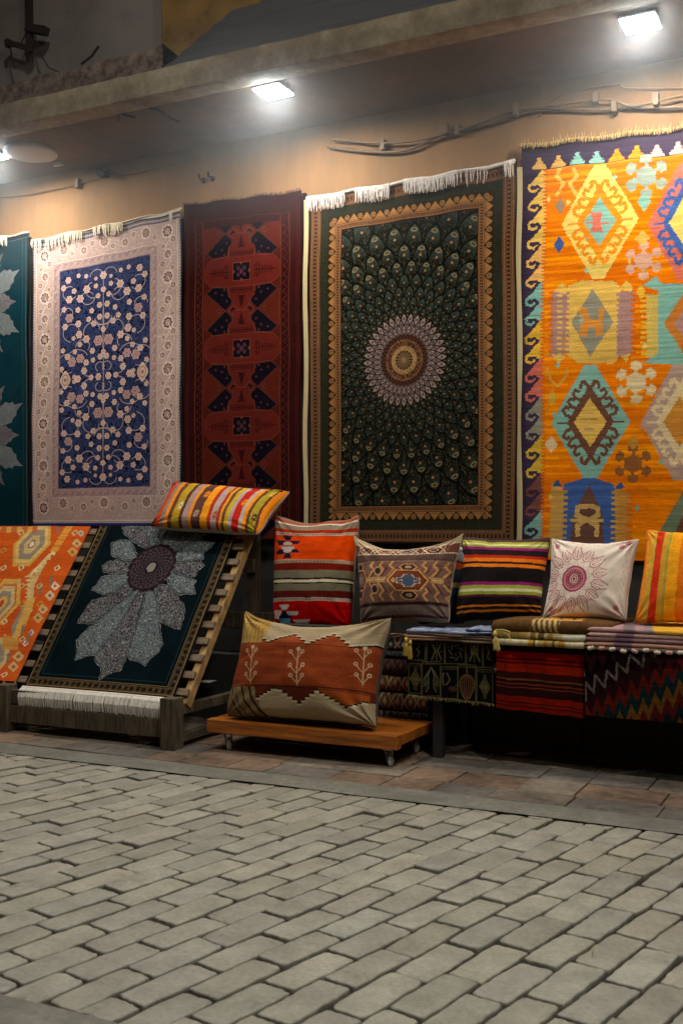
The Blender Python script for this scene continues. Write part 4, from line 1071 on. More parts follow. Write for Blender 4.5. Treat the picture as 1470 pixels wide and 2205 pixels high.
def paint_rack_kilim(c):
    A, B = c.A0, c.B0; cr = crop(0, 1020, 2.297); q = lambda x, y: c.ph(*cr(x, y))
    n = fbm(A * 3, B * 25, 3)[..., None]; c.col[:] = lin("#d9621a") * n + lin("#b84614") * (1 - n)
    pq = lambda pts, col: c.poly([q(*p) for p in pts], col)
    gold = "#cfa04c"; sand = "#c9ab74"; grey = "#8f8272"
    def loz(x, y, rx, ry, cols):
        E = lambda a, b: (x + a - .49 * b, y + b)
        for k, col in cols: pq([E(-rx * k, 0), E(-rx * .45 * k, -ry * k), E(rx * .45 * k, -ry * k), E(rx * k, 0), E(rx * .45 * k, ry * k), E(-rx * .45 * k, ry * k)], col)
    loz(162, 360, 92, 108, ((1, gold), (.86, "#d9b468"), (.68, grey), (.42, sand), (.2, "#8f6a4a"), (.12, "#e0d2bf")))
    loz(8, 650, 92, 120, ((1, gold), (.8, "#b9642c"), (.7, sand), (.5, grey), (.3, gold), (.14, "#a8452a")))
    loz(-40, 930, 90, 110, ((1, sand), (.7, grey), (.4, gold)))
    pq([(140,560),(215,450),(240,435),(175,560),(160,690),(130,700)], sand)
    for k in range(6):
        x, y = 135 + k * 22, 520 - k * 22
        pq([(x, y), (x + 38, y - 36), (x + 30, y + 4)], "#e0c78c")
    for k in range(6): pq([(122, 520 + k * 20), (158, 505 + k * 20), (156, 525 + k * 20)], "#d8b478")
    pq([(120,640),(180,620),(130,760),(70,860),(40,860)], gold); pq([(60,760),(130,640),(110,700),(60,830)], grey)
    for k in range(9):
        x, y = 330 - k * 9, 262 + k * 15
        pq([(x, y), (x + 36, y), (x + 30, y + 14), (x - 6, y + 14)], "#d6933c")
    for (x, y, r, col) in ((402,302,18,"#b6a79c"),(382,352,24,sand),(360,395,26,"#c79a55"),(275,565,24,"#dcc6a4"),(250,612,26,"#d4bb92"),(215,680,26,sand),(192,722,28,"#cda25c"),(95,915,30,sand),(70,965,28,"#d3ab76"),(160,795,16,"#c8b8ac"),(130,850,16,"#d9c7b5")):
        pq([(x - r, y), (x, y - r), (x + r, y), (x, y + r)], col); pq([(x - r * .4, y), (x, y - r * .4), (x + r * .4, y), (x, y + r * .4)], "#9a5a34")
    for (x, y) in ((290,260),(250,520),(200,560),(110,760),(140,800),(40,900)):
        pq([(x, y), (x + 18, y - 12), (x + 10, y + 40), (x - 8, y + 52)], "#8b6a56")
    for k in range(5): pq([(20 + k * 16, 800 + k * 8), (34 + k * 16, 800 + k * 8), (30 + k * 16, 880), (14 + k * 16, 880)], "#c58a3c")
    for k in range(9):
        pq([(k * 26 - 40, 262 + (k % 2) * 12), (k * 26 - 16, 262 + (k % 2) * 12), (k * 26 - 22, 300), (k * 26 - 46, 300)], gold if k % 2 else "#b9643a")
    for i in range(5):
        for jj in range(9):
            x = 20 + i * 88 + (jj % 2) * 44 - .49 * (jj * 88); y = 300 + jj * 88; o = q(x, y)
            if o[0] < 0 or o[0] > c.w or o[1] > c.h: continue
            j = (np.abs(c.A0 - o[0]) + np.abs(c.B0 - o[1])).argmin(); cc = c.col.reshape(-1, 3)[j]
            if cc[1] < .12:
                for kk, cl in ((17, (sand, "#c98a34", "#d8bf8c")[jj % 3]), (8, "#8f4a28")): pq([(x - kk, y), (x + kk * .5, y - kk), (x + kk, y), (x - kk * .5, y + kk)], cl)
    g = fbm(A * 1.5 + 9, B * 60, 3); c.col *= (.82 + .36 * g)[..., None]
xk = -3.957
r2, R2X, R2C = slope_rug("draped_kilim", "faded orange kilim with sand coloured diamonds draped on the rack at the left edge", -4.78, xk + .10, 0, SLN + .0, dimmed(paint_rack_kilim, .9), "#c9521c", 620, M_KILIM, n0=.014, rows=.0045, jit=.004)
bot2 = R2X[-1]
for k in range(14):
    b = MB(); p = Vector(tuple(bot2[int(k / 13 * (len(bot2) - 1))])); b.tube([p, p + Vector((.004, -.01, -.02)), p + Vector((rnd.uniform(-.01, .01), -.012, -.05))], [.005, .007, .009], 6, lin("#8a6242")); b.build("tassel", M_FRINGE, r2)

# ------------------------------------------------------------------ cushions
def cushion(name, label, corners, thick, paint, bg, back="#8f877a", inset=(.05, .05), n=190, mat=None, seed=0, ear=.10, wr=.004, rows=0, jit=0, puff=.37, warp=0):
    """corners: TL,TR,BR,BL as (photo x, photo y, depth)"""
    Cn = [np.array(P(*c_)) for c_ in corners]
    hm = homog([(c_[0], c_[1]) for c_ in corners])
    W_ = (np.linalg.norm(Cn[1] - Cn[0]) + np.linalg.norm(Cn[2] - Cn[3])) / 2; H_ = (np.linalg.norm(Cn[3] - Cn[0]) + np.linalg.norm(Cn[2] - Cn[1])) / 2
    c = Cv(1, 1, n, bg, hm, rows, jit, warp); c.asp = W_ / H_
    paint(c)
    # spacing denser in the middle is not needed
    u = c.A0; v = c.B0; uu = 2 * u - 1; vv = 2 * v - 1
    # draw the edge midpoints in: corners stay as ears
    iu = inset[0] * (1 - vv ** 2) ** .8; iv_ = np.where(vv < 0, inset[1], inset[1] * .6 if len(inset) < 3 else inset[2]) * (1 - uu ** 2) ** .8
    u2 = .5 + (u - .5) * (1 - 2 * iu * np.abs(uu) ** 1.5); v2 = .5 + (v - .5) * (1 - 2 * iv_ * np.abs(vv) ** 1.5)
    cut = 1 - .045 * np.abs(uu) ** 7 * np.abs(vv) ** 7; u2 = .5 + (u2 - .5) * cut; v2 = .5 + (v2 - .5) * cut
    u2 = u2 + (fbm(v * 5 + seed * 3.1, v * 0 + seed, 2) - .5) * .02 * np.abs(uu) ** 3
    v2 = v2 + (fbm(u * 5 + seed * 1.7, u * 0 + seed + 5, 2) - .5) * .03 * np.abs(vv) ** 3
    pos = (Cn[0] * ((1 - u2) * (1 - v2))[..., None] + Cn[1] * (u2 * (1 - v2))[..., None] + Cn[2] * (u2 * v2)[..., None] + Cn[3] * ((1 - u2) * v2)[..., None])
    nr = np.cross(Cn[1] - Cn[0], Cn[3] - Cn[0]); nr /= np.linalg.norm(nr)
    if nr[1] > 0: nr = -nr
    prof = np.clip((1 - uu ** 2) * (1 - vv ** 2), 0, 1) ** puff
    # wrinkles radiating from the corners
    wrk = 0
    for (cu, cv_) in ((0, 0), (1, 0), (1, 1), (0, 1)):
        dd = np.hypot(u - cu, v - cv_); an = np.arctan2(v - cv_, u - cu)
        wrk = wrk + np.exp(-dd / .22) * np.sin(an * 13 + seed * 2.3 + cu * 3 + cv_ * 5 + 2 * vnoise(u * 6, v * 6 + seed))
    big = (fbm(u * 3.2 + seed * 11, v * 3.2 + seed * 7, 3) - .5)
    cre = np.abs(fbm(u * 2.1 + seed * 5 + v * 1.2, v * 3.1 + seed * 9, 2) - .5)
    d = thick / 2 * prof * (1 + .26 * big) + 1.5 * wr * wrk * np.minimum(1, prof * 2.5) - .0035 * np.exp(-cre / .03) * np.clip(1.3 - 1.1 * prof, 0, 1) * np.minimum(1, prof * 3)
    front = pos + nr * d[..., None]
    t = tag(empty(name, tuple((Cn[2] + Cn[3]) / 2)), label, "cushion", "cushions on display")
    grid_obj("front_cover", front, c.col, mat or M_CLOTH, t)
    st = slice(None, None, 5)
    bk = (pos - nr * (thick / 2 * prof * (1 + .15 * big))[..., None])
    ii = np.unique(np.concatenate([np.arange(0, c.nx, 5), [c.nx - 1]])); jj = np.unique(np.concatenate([np.arange(0, c.ny, 5), [c.ny - 1]]))
    bk = bk[np.ix_(jj, ii)]; cb = np.empty_like(bk); cb[:] = lin(back)
    grid_obj("back_cover", bk, cb, M_LINEN, t, flip=True)
    # seam
    ring = [pos[0, i] for i in range(0, c.nx, 6)] + [pos[j, -1] for j in range(0, c.ny, 6)] + [pos[-1, i] for i in range(c.nx - 1, -1, -6)] + [pos[j, 0] for j in range(c.ny - 1, -1, -6)]
    b = MB(); b.tube(ring, .0035, 5, lin(back) * .8); b.build("seam", M_LINEN, t, smooth=True)
    return t, front, c

def stripes_v(c, lst, bow=None):
    """list of (y0, colour) bands downwards, with wavy edges"""
    A, B = c.A0, c.B0
    Bw = B + (fbm(A * 4, B * 5, 2) - .5) * .012 + (bow(A) if bow is not None else 0)
    for i, (y0, col) in enumerate(lst):
        y1 = lst[i + 1][0] if i + 1 < len(lst) else 2
        c.col[(Bw >= y0) & (Bw < y1)] = lin(col)
    c.mottle(26, .14, .25)

# (a) red orange white star cushion
def p_red(c):
    cr = crop(560, 1080, 3.196); q = lambda x, y: c.ph(*cr(x, y)); A, B = c.A0, c.B0
    ys = lambda y: q(200, y)[1]
    L = [(-1, "#8d7260"), (ys(95), "#a64a34"), (ys(118), "#86705f"), (ys(128), "#d9d0c0"), (ys(142), "#3b2424"), (ys(146), "#8a7866"), (ys(190), "#9a3320"), (ys(222), "#c9b9a4"), (ys(245), "#d8501a"), (ys(435), "#b9a58c"), (ys(460), "#6e2018"), (ys(508), "#77705c"), (ys(560), "#1a1512"), (ys(572), "#d8cfb2"), (ys(590), "#1a1512"), (ys(598), "#746e5a"), (ys(645), "#5c1c18"), (ys(690), "#c9bba8"), (ys(712), "#b3161a")]
    stripes_v(c, L)
    for y0, y1 in ((225, 243), (438, 458), (692, 710)):
        m = (B > ys(y0)) & (B < ys(y1)) & ((A * 60) % 1 < .45); c.col[m] = lin("#5c2a22")
    n = fbm(A * 4, B * 30, 3); m = (B > ys(245)) & (B < ys(435)) & (n > .55); c.col[m] = c.col[m] * .6 + lin("#b8401c") * .4
    pq = lambda pts, col: c.poly([q(*p) for p in pts], col)
    nv = "#1c1a2c"; wh = "#c9c0b8"
    def step(cx, cy, s, dark, light, cen):
        for dx, dy in ((-58, -30), (58, -30), (-58, 38), (58, 38), (0, -65), (0, 72)):
            w = 38 if dx else 34
            for i in range(3):
                ww = w - i * 9 * (1 if dy < 0 or dx == 0 else 1)
                yy = cy + dy * s + (i * 12 - 12) * (1 if dy < 0 else -1)
                pq([(cx + dx * s - ww, yy - 6), (cx + dx * s + ww, yy - 6), (cx + dx * s + ww, yy + 7), (cx + dx * s - ww, yy + 7)], dark)
        for i, w in enumerate((14, 32, 48, 48, 32, 14)):
            yy = cy - 40 + i * 16; pq([(cx - w, yy), (cx + w, yy), (cx + w, yy + 17), (cx - w, yy + 17)], light)
        pq([(cx - 46, cy - 3), (cx + 46, cy - 3), (cx + 46, cy + 3), (cx - 46, cy + 3)], cen)
    step(230, 335, 1, nv, wh, "#b33a20")
    for i, w in enumerate((38, 28, 18)): pq([(200 - w, 735 + i * 12), (200 + w, 735 + i * 12), (200 + w, 748 + i * 12), (200 - w, 748 + i * 12)], wh)
    for (x, y, w) in ((140, 780, 34), (140, 795, 28), (250, 785, 48), (250, 800, 40), (315, 835, 58), (315, 848, 46), (130, 812, 18)): pq([(x - w, y - 7), (x + w, y - 7), (x + w, y + 9), (x - w, y + 9)], wh)
    for (x, y, w) in ((195, 785, 20), (195, 800, 34), (195, 815, 46), (195, 845, 60)): pq([(x - w, y - 7), (x + w, y - 7), (x + w, y + 8), (x - w, y + 8)], nv)
    pq([(140, 820), (230, 820), (230, 845), (150, 845)], "#5a9cc0")
cushion("cushion", "tall red and orange striped cushion with a navy and white stepped star", [(592, 1104, 4.78), (776, 1106, 4.78), (758, 1352, 4.66), (588, 1352, 4.66)], .15, dimmed(p_red, .9, 1.12), "#d8501a", inset=(.02, .09, .02), seed=1, n=240, back="#8f8070", rows=.012, jit=.003)

# (b) brown patterned kilim cushion
def p_brown(c):
    cr = crop(560, 1080, 3.196); q = lambda x, y: c.ph(*cr(x, y)); A, B = c.A0, c.B0
    ys = lambda y: q(960, y)[1]
    L = [(-1, "#b6a489"), (ys(300), "#cdb79a"), (ys(312), "#6b4034"), (ys(395), "#cdb79a"), (ys(408), "#5b4640"), (ys(460), "#8a6a58"), (ys(478), "#75554c"), (ys(745), "#2c2020"), (ys(765), "#6b5a52"), (ys(825), "#55443e"), (ys(842), "#8a7260")]
    stripes_v(c, L)
    pq = lambda pts, col: c.poly([q(*p) for p in pts], col)
    ln = lambda pts, wd, col: c.line([q(*p) for p in pts], wd, col)
    def hexa(x, y, rx, ry, cols):
        for k, col in cols: pq([(x - rx * k, y), (x - rx * .55 * k, y - ry * k), (x + rx * .55 * k, y - ry * k), (x + rx * k, y), (x + rx * .55 * k, y + ry * k), (x - rx * .55 * k, y + ry * k)], col)
    for i, x in enumerate((755, 905, 1060, 1240)):
        hexa(x, 355, 68, 42, ((1, "#d2bd9d"), (.82, ("#8a4a40", "#9a5a4c", "#7f6a66", "#6a2e26")[i]), (.5, "#c9b090"), (.35, "#3c3c50")))
        for s_ in (1, -1):
            ln([(x + s_ * 30, 330), (x - s_ * 30, 380)], .012, "#4a2e30"); ln([(x + s_ * 75, 318), (x + s_ * 60, 355), (x + s_ * 78, 392)], .010, "#d2bd9d")
    m = ((B > ys(400)) & (B < ys(412))) | ((B > ys(455)) & (B < ys(468))) | ((B > ys(752)) & (B < ys(764))) | ((B > ys(828)) & (B < ys(840)))
    c.col[m & ((A * 44) % 1 < .5)] = lin("#2a1c1c")
    # middle panel
    ln([(740, 605), (1290, 605)], .06, "#b48a56"); ln([(740, 605), (1290, 605)], .012, "#caa878")
    for (x0, x1) in ((760, 1000), (1130, 1310)):
        for s_ in (1, -1):
            for k in range(3):
                x = x0 + 30 + k * 75
                if x > x1: continue
                ln([(x, 605 + s_ * 25), (x + 40, 605 + s_ * 70), (x + 8, 605 + s_ * 100), (x + 30, 605 + s_ * 128)], .022, "#c3904e")
                ln([(x + 22, 605 + s_ * 25), (x + 60, 605 + s_ * 80)], .024, "#5e3a3a")
    hexa(1070, 610, 128, 62, ((1.25, "#8a5c44"), (1.12, "#c9985a"), (1, "#3c1c1a"), (.93, "#7c3a22")))
    for i, w in enumerate((28, 40, 75, 40, 75, 40, 28)):
        y = 575 + i * 11; pq([(1075 - w - 4, y - 2), (1075 + w + 4, y - 2), (1075 + w + 4, y + 13), (1075 - w - 4, y + 13)], "#c9bba4")
    for i, w in enumerate((24, 36, 70, 36, 70, 36, 24)):
        y = 575 + i * 11; pq([(1075 - w, y), (1075 + w, y), (1075 + w, y + 11), (1075 - w, y + 11)], "#4a566e")
    pq([(955, 612), (975, 592), (995, 612), (975, 632)], "#c9985a")
    for y in (520, 705): hexa(1075, y, 62, 26, ((1, "#c9985a"), (.82, "#3a2220"), (.4, "#a98c78")))
    hexa(700, 600, 60, 62, ((1.1, "#c9985a"), (.95, "#4a2a2a"), (.75, "#7f5a58"), (.4, "#9a7a72")))
    for (x, y) in ((698, 510), (698, 690), (860, 545), (835, 665)): hexa(x, y, 34, 30, ((1, "#b98a58"), (.7, "#2e2434")))
    c.scroll(np.ones_like(A, bool), 9, "#4b2f2c", .012, .35, 3)
    m = B < ys(300); c.col[m] = lin("#b3a184") 
    ln([(1230, 265), (1265, 285)], .016, "#333a40")
    c.mottle(30, .22)
cushion("cushion", "dusty brown kilim cushion with a blue centred hexagon and one raised corner", [(757, 1150, 4.66), (1002, 1146, 4.66), (968, 1345, 4.54), (774, 1350, 4.54)], .17, p_brown, "#75554c", inset=(.05, .20, .05), seed=2, n=260, back="#b3a184", wr=.006, puff=.42)

# (c) dark striped cushion
def p_dark(c):
    cr = crop(960, 1120, 2.882); q = lambda x, y: c.ph(*cr(x, y)); ys = lambda y: q(300, y)[1]
    stripes_v(c, [(-1, "#4a3436"), (ys(130), "#a3a63c"), (ys(150), "#d6d3a0"), (ys(163), "#9aa238"), (ys(178), "#8c1f66"), (ys(198), "#241c1c"), (ys(238), "#b32a18"), (ys(258), "#e6791c"), (ys(283), "#2a1a1c"), (ys(297), "#e6791c"), (ys(318), "#1c1717"), (ys(410), "#8c1f66"), (ys(430), "#a3ab40"), (ys(450), "#d9d8a8"), (ys(467), "#98a038"), (ys(486), "#5c1e3c"), (ys(500), "#1a1414"), (ys(548), "#d0741c"), (ys(560), "#1e1616"), (ys(578), "#c06a1c"), (ys(592), "#171212")], lambda A: -.03 * (A - .5))
cushion("cushion", "dark brown cushion with orange, purple and lime horizontal stripes", [(996, 1152, 4.70), (1188, 1156, 4.70), (1166, 1332, 4.60), (978, 1342, 4.60)], .15, p_dark, "#241c1c", inset=(.03, .055), seed=3, back="#3a2c28", wr=.003)

# (d) white embroidered cushion
def p_white(c):
    cr = crop(960, 1120, 2.882); q = lambda x, y: c.ph(*cr(x, y)); A, B = c.A0, c.B0
    c.col[:] = lin("#ddd0c2"); pk = "#b0606c"; dk = "#9a3c52"
    o = q(815, 395); kx = (q(915, 395)[0] - o[0]) / 100; ky = (q(815, 495)[1] - o[1]) / 100
    T = lambda x, y: (o[0] + x * kx, o[1] + y * ky)
    def pol(a, r): return T(math.sin(a) * r, -math.cos(a) * r)
    for k in range(14):
        a = (k + .0) * 2 * math.pi / 14
        for s_ in (1, -1):
            c.line([pol(a, 118), pol(a + s_ * .16, 130), pol(a + s_ * .19, 165), pol(a + s_ * .06, 205 if k % 2 else 220)], .013 if k % 2 else .016, pk, .8)
            c.line([pol(a, 132), pol(a + s_ * .09, 145), pol(a + s_ * .10, 180)], .010, "#c58a90")
            c.line([pol(a, 118), pol(a + s_ * .22, 80)], .005, "#c58a90")
        c.line([pol(a, 135), pol(a, 195)], .009, pk)
    for k in range(28):
        a = k * 2 * math.pi / 28; c.ell(*pol(a, 70), .022, .022, dk); c.ell(*pol(a, 62), .016, .016, "#c98a94")
    for k in range(20):
        a = k * 2 * math.pi / 20; c.ell(*pol(a, 42), .015, .015, dk)
    for (r0, r1, col) in ((58, 50, dk), (34, 27, dk), (22, 15, "#a85464"), (10, 0, dk)):
        c.ell(*T(0, 0), r0 * kx, r0 * ky, col, 1, (r1 / r0) ** 2)
    for k in range(34):
        t = k / 34; r = rnd.uniform(0, 1)
        for (x, y) in ((.06 + .02 * math.sin(k), t), (.93 + .02 * math.sin(k * 2), t), (t, .05 + .02 * math.cos(k))):
            c.line([(x, y), (x + .02 * math.sin(k * 3), y + .018)], .006, "#8f5f6a", .7)
    for (x, y) in ((.9, .06), (.84, .12), (.1, .12), (.12, .9), (.88, .88)): c.flower(x, y, .04, "#c48a92", "#9a4a5c", 6)
    c.mottle(8, .05)
cushion("cushion", "off white cushion embroidered with a pink tulip sunburst", [(1186, 1156, 4.64), (1380, 1158, 4.66), (1350, 1338, 4.54), (1164, 1338, 4.54)], .15, p_white, "#ddd0c2", inset=(.05, .08), seed=4, mat=M_LINEN, back="#cfc2b4", wr=.006)

# (e) yellow striped cushion at the right edge
def p_yel(c):
    A, B = c.A0, c.B0; Aw = A + (fbm(B * 4, A * 4, 2) - .5) * .015
    L = [(-1, "#d86a28"), (.03, "#e8962a"), (.10, "#c9a63c"), (.16, "#d2381a"), (.25, "#cf9a30"), (.31, "#a89a40"), (.34, "#f0a41c"), (.46, "#e87a1c"), (.58, "#f0a41c"), (.66, "#d8401c"), (.74, "#b59aa2"), (.82, "#e8962a"), (.90, "#c9381a"), (.96, "#e0a030")]
    for i, (a, col) in enumerate(L):
        b_ = L[i + 1][0] if i + 1 < len(L) else 2; c.col[(Aw >= a) & (Aw < b_)] = lin(col)
    c.mottle(26, .12)
cushion("cushion", "yellow, orange and red vertically striped cushion at the right picture edge", [(1390, 1138, 4.64), (1580, 1142, 4.64), (1566, 1345, 4.54), (1362, 1345, 4.54)], .16, p_yel, "#e8962a", inset=(.05, .05), seed=5, back="#c98a30")

# (f) cushion hidden behind, and the silver tassel
def p_hid(c): stripes_v(c, [(-1, "#2c2624"), (.25, "#9a3a20"), (.33, "#2c3038"), (.5, "#a0905c"), (.56, "#33323c"), (.75, "#4a3a34")])
cushion("cushion", "dark striped cushion almost hidden behind the brown kilim cushion", [(905, 1172, 4.80), (1010, 1172, 4.80), (1000, 1345, 4.72), (900, 1345, 4.72)], .10, p_hid, "#2c2624", seed=6, n=120, back="#302824")
def tassel(label, px, py, y, ln, col, r=.014, lean=0):
    p = Vector(P(px, py, y)); t = tag(empty("tassel", tuple(p)), label, "tassel")
    c = lin(col); b = MB(); b.lathe(p + Vector((0, 0, 0)), (0, 0, -1), [(.003, 0), (r * .55, .006), (r * .6, .016), (r * .35, .022)], 10, c); b.build("knot", M_FRINGE, t, smooth=True)
    b = MB()
    for k in range(34):
        a = rnd.uniform(0, 6.28); q = r * rnd.uniform(.1, 1)
        b.tube([p + Vector((0, 0, -.02)), p + Vector((math.cos(a) * q * .7 + lean * .4, math.sin(a) * q * .5, -ln * .45)), p + Vector((math.cos(a) * q * 1.2 + lean, math.sin(a) * q * .6, -ln * rnd.uniform(.85, 1)))], [.0018, .0016, .001], 4, c * rnd.uniform(.8, 1.15))
    b.build("strands", M_FRINGE, t)
tassel("silver grey tassel between the brown and the dark striped cushions", 992, 1178, 4.60, .065, "#a5a8ad", .014)

# (g) big lumbar cushion
def p_lumb(c):
    cr = crop(420, 1280, 2.94); q = lambda x, y: c.ph(*cr(x, y)); A, B = c.A0, c.B0
    c.col[:] = lin("#ab9878")
    pq = lambda pts, col: c.poly([q(*p) for p in pts], col)
    ln = lambda pts, wd, col: c.line([q(*p) for p in pts], wd, col)
    # straw side
    pq([(200, -60), (560, 60), (510, 340), (240, 340)], "#b08a48")
    for k in range(6): ln([(390 + k * 28, 120 + k * 4), (350 + k * 30, 200), (320 + k * 34, 335)], .008, "#8f7136")
    ln([(345, 150), (350, 330)], .010, "#cdb37c"); ln([(330, 180), (480, 165)], .006, "#cdb37c")
    pq([(200, 595), (460, 605), (470, 900), (150, 900)], "#84704e")
    for k, x in enumerate((250, 290, 345, 400)): ln([(x, 600), (x + 20, 700), (x + 70, 800)], (.014, .008, .016, .02)[k], "#3c2a1a")
    # rust field
    pq([(220, 325), (1240, 380), (1200, 670), (200, 598)], "#8f3f1c")
    n = fbm(A * 3, B * 26, 3); m = (B > q(700, 345)[1]) & (B < q(700, 620)[1]) & (n > .55); c.col[m] *= .85
    # stepped upper edge (light above) and lower edge
    def zig(pts, up):
        pts2 = []
        for (a, b_) in zip(pts[:-1], pts[1:]):
            nst = max(1, int(abs(b_[0] - a[0]) / 26))
            for k in range(nst):
                x0 = a[0] + (b_[0] - a[0]) * k / nst; x1 = a[0] + (b_[0] - a[0]) * (k + 1) / nst; y0 = a[1] + (b_[1] - a[1]) * k / nst
                pts2 += [(x0, y0), (x1, y0)]
        return pts2
    z1 = zig([(500, 310), (530, 330), (700, 265), (790, 348), (945, 265), (1060, 365), (1200, 345), (1240, 345)], True)
    pq([(500, 345)] + [(500, 310)] + z1 + [(1240, 395)], "#a04a26")
    for i in range(0, len(z1) - 1, 2):
        (x0, y0), (x1, _) = z1[i], z1[i + 1]; pq([(x0, y0 - 2), (x1, y0 - 2), (x1, y0 + 10), (x0, y0 + 10)], "#2c140e"); pq([(x0 - 3, y0 - 12), (x1 + 3, y0 - 12), (x1 + 3, y0 - 2), (x0 - 3, y0 - 2)], "#c9bd9c")
    z2 = zig([(450, 690), (560, 635), (600, 640), (715, 735), (840, 650), (1010, 755), (1160, 700)], False)
    pq([(440, 600)] + z2 + [(1240, 690), (1240, 640)], "#5a2414"); pq([(860, 630), (1180, 655), (1170, 700), (1010, 748), (900, 680)], "#9a4a1c")
    for i in range(0, len(z2) - 1, 2):
        (x0, y0), (x1, _) = z2[i], z2[i + 1]; pq([(x0 - 2, y0), (x1 + 2, y0), (x1 + 2, y0 + 12), (x0 - 2, y0 + 12)], "#c9bd9c"); pq([(x0, y0 - 9), (x1, y0 - 9), (x1, y0), (x0, y0)], "#2c140e")
    ln([(270, 328), (500, 336), (800, 350), (1200, 376)], .006, "#4a1f10"); ln([(240, 598), (640, 620), (1180, 662)], .006, "#3c180c"); ln([(662, 345), (650, 620)], .004, "#6a2a12")
    def plant(x, y, f=1):
        ln([(x, y + 120), (x + 5, y), (x + 12, y - 110)], .007, "#bfa27c")
        for (dy, w) in ((-70, 38), (15, 42), (80, 38)):
            for s_ in (1, -1):
                ln([(x + 2, y + dy + 30), (x + s_ * w * .6, y + dy), (x + s_ * w, y + dy - 22)], .006, "#bfa27c")
                o = q(x + s_ * w, y + dy - 24); c.ell(o[0], o[1], .013, .018, "#c9ae8a"); c.ell(o[0], o[1], .007, .010, "#8a4a28")
        o = q(x + 12, y - 112); c.ell(o[0], o[1], .014, .018, "#c9ae8a")
    plant(415, 475); plant(735, 495); plant(1145, 480)
    n = fbm(A * 5, B * 5, 3)[..., None]; c.col *= .85 + .3 * n
    n2 = vnoise(A * 3, B * 130)[..., None]; c.col *= .92 + .16 * n2
cushion("cushion", "large long cushion with a rust flower band and stepped cream edges on the wheeled board", [(524, 1312, 4.36), (850, 1326, 4.36), (818, 1572, 4.20), (484, 1548, 4.20)], .26, dimmed(p_lumb, 0.82), "#9a8f70", inset=(.05, .15, .05), seed=7, n=330, back="#4a4640", wr=.008, puff=.35)

# (h) yellow bolster on top of the rack
def p_bol(c):
    A, B = c.A0, c.B0
    sh = A + (B - .5) * -.02 + .02 * np.sin(B * 3)
    L = [(-1, "#6b2a22"), (.05, "#c9481c"), (.10, "#8d7a72"), (.14, "#e08a20"), (.18, "#6b3a2c"), (.22, "#b39320"), (.29, "#5c3028"), (.32, "#a58c84"), (.37, "#e08a20"), (.40, "#5c3a34"), (.48, "#ec981c"), (.54, "#b3301c"), (.57, "#b0a09c"), (.62, "#b3301c"), (.645, "#e39a2c"), (.665, "#6b4a2c"), (.69, "#c9a62c"), (.725, "#b0a09c"), (.755, "#c0241a"), (.815, "#b9a99c"), (.845, "#e8901c"), (.875, "#6b4028"), (.90, "#a8942c"), (.955, "#5c3a2c"), (.975, "#e8861c")]
    for i, (a, col) in enumerate(L):
        b_ = L[i + 1][0] if i + 1 < len(L) else 2; c.col[(sh >= a) & (sh < b_)] = lin(col)
    def st(x, y, col, cc):
        for k in range(8):
            a = k * math.pi / 4; c.line([(x, y), (x + .024 * math.cos(a), y + .075 * math.sin(a))], .012, col)
        c.ell(x, y, .014, .05, col); c.ell(x, y, .006, .02, cc)
    st(.435, .40, "#e08a20", "#6b3a2c"); st(.43, .80, "#a89080", "#6b3a2c"); st(.255, .65, "#d8cfae", "#6b3a2c"); st(.595, .80, "#a04838", "#d8a040"); st(.59, .25, "#c9a040", "#6b3a2c"); st(.785, .5, "#e08a20", "#c0241a"); st(.925, .75, "#4a2c24", "#c9a040"); st(.925, .2, "#d8b050", "#6b3a2c")
    c.mottle(30, .12)
cushion("bolster_cushion", "long yellow, orange and red striped cushion lying on top of the rack", [(374, 1036, 4.84), (632, 1058, 4.80), (560, 1152, 4.60), (318, 1136, 4.62)], .14, dimmed(p_bol, 0.85), "#e08a20", inset=(.04, .09, .03), seed=8, n=260, back="#a09c94", puff=.36)

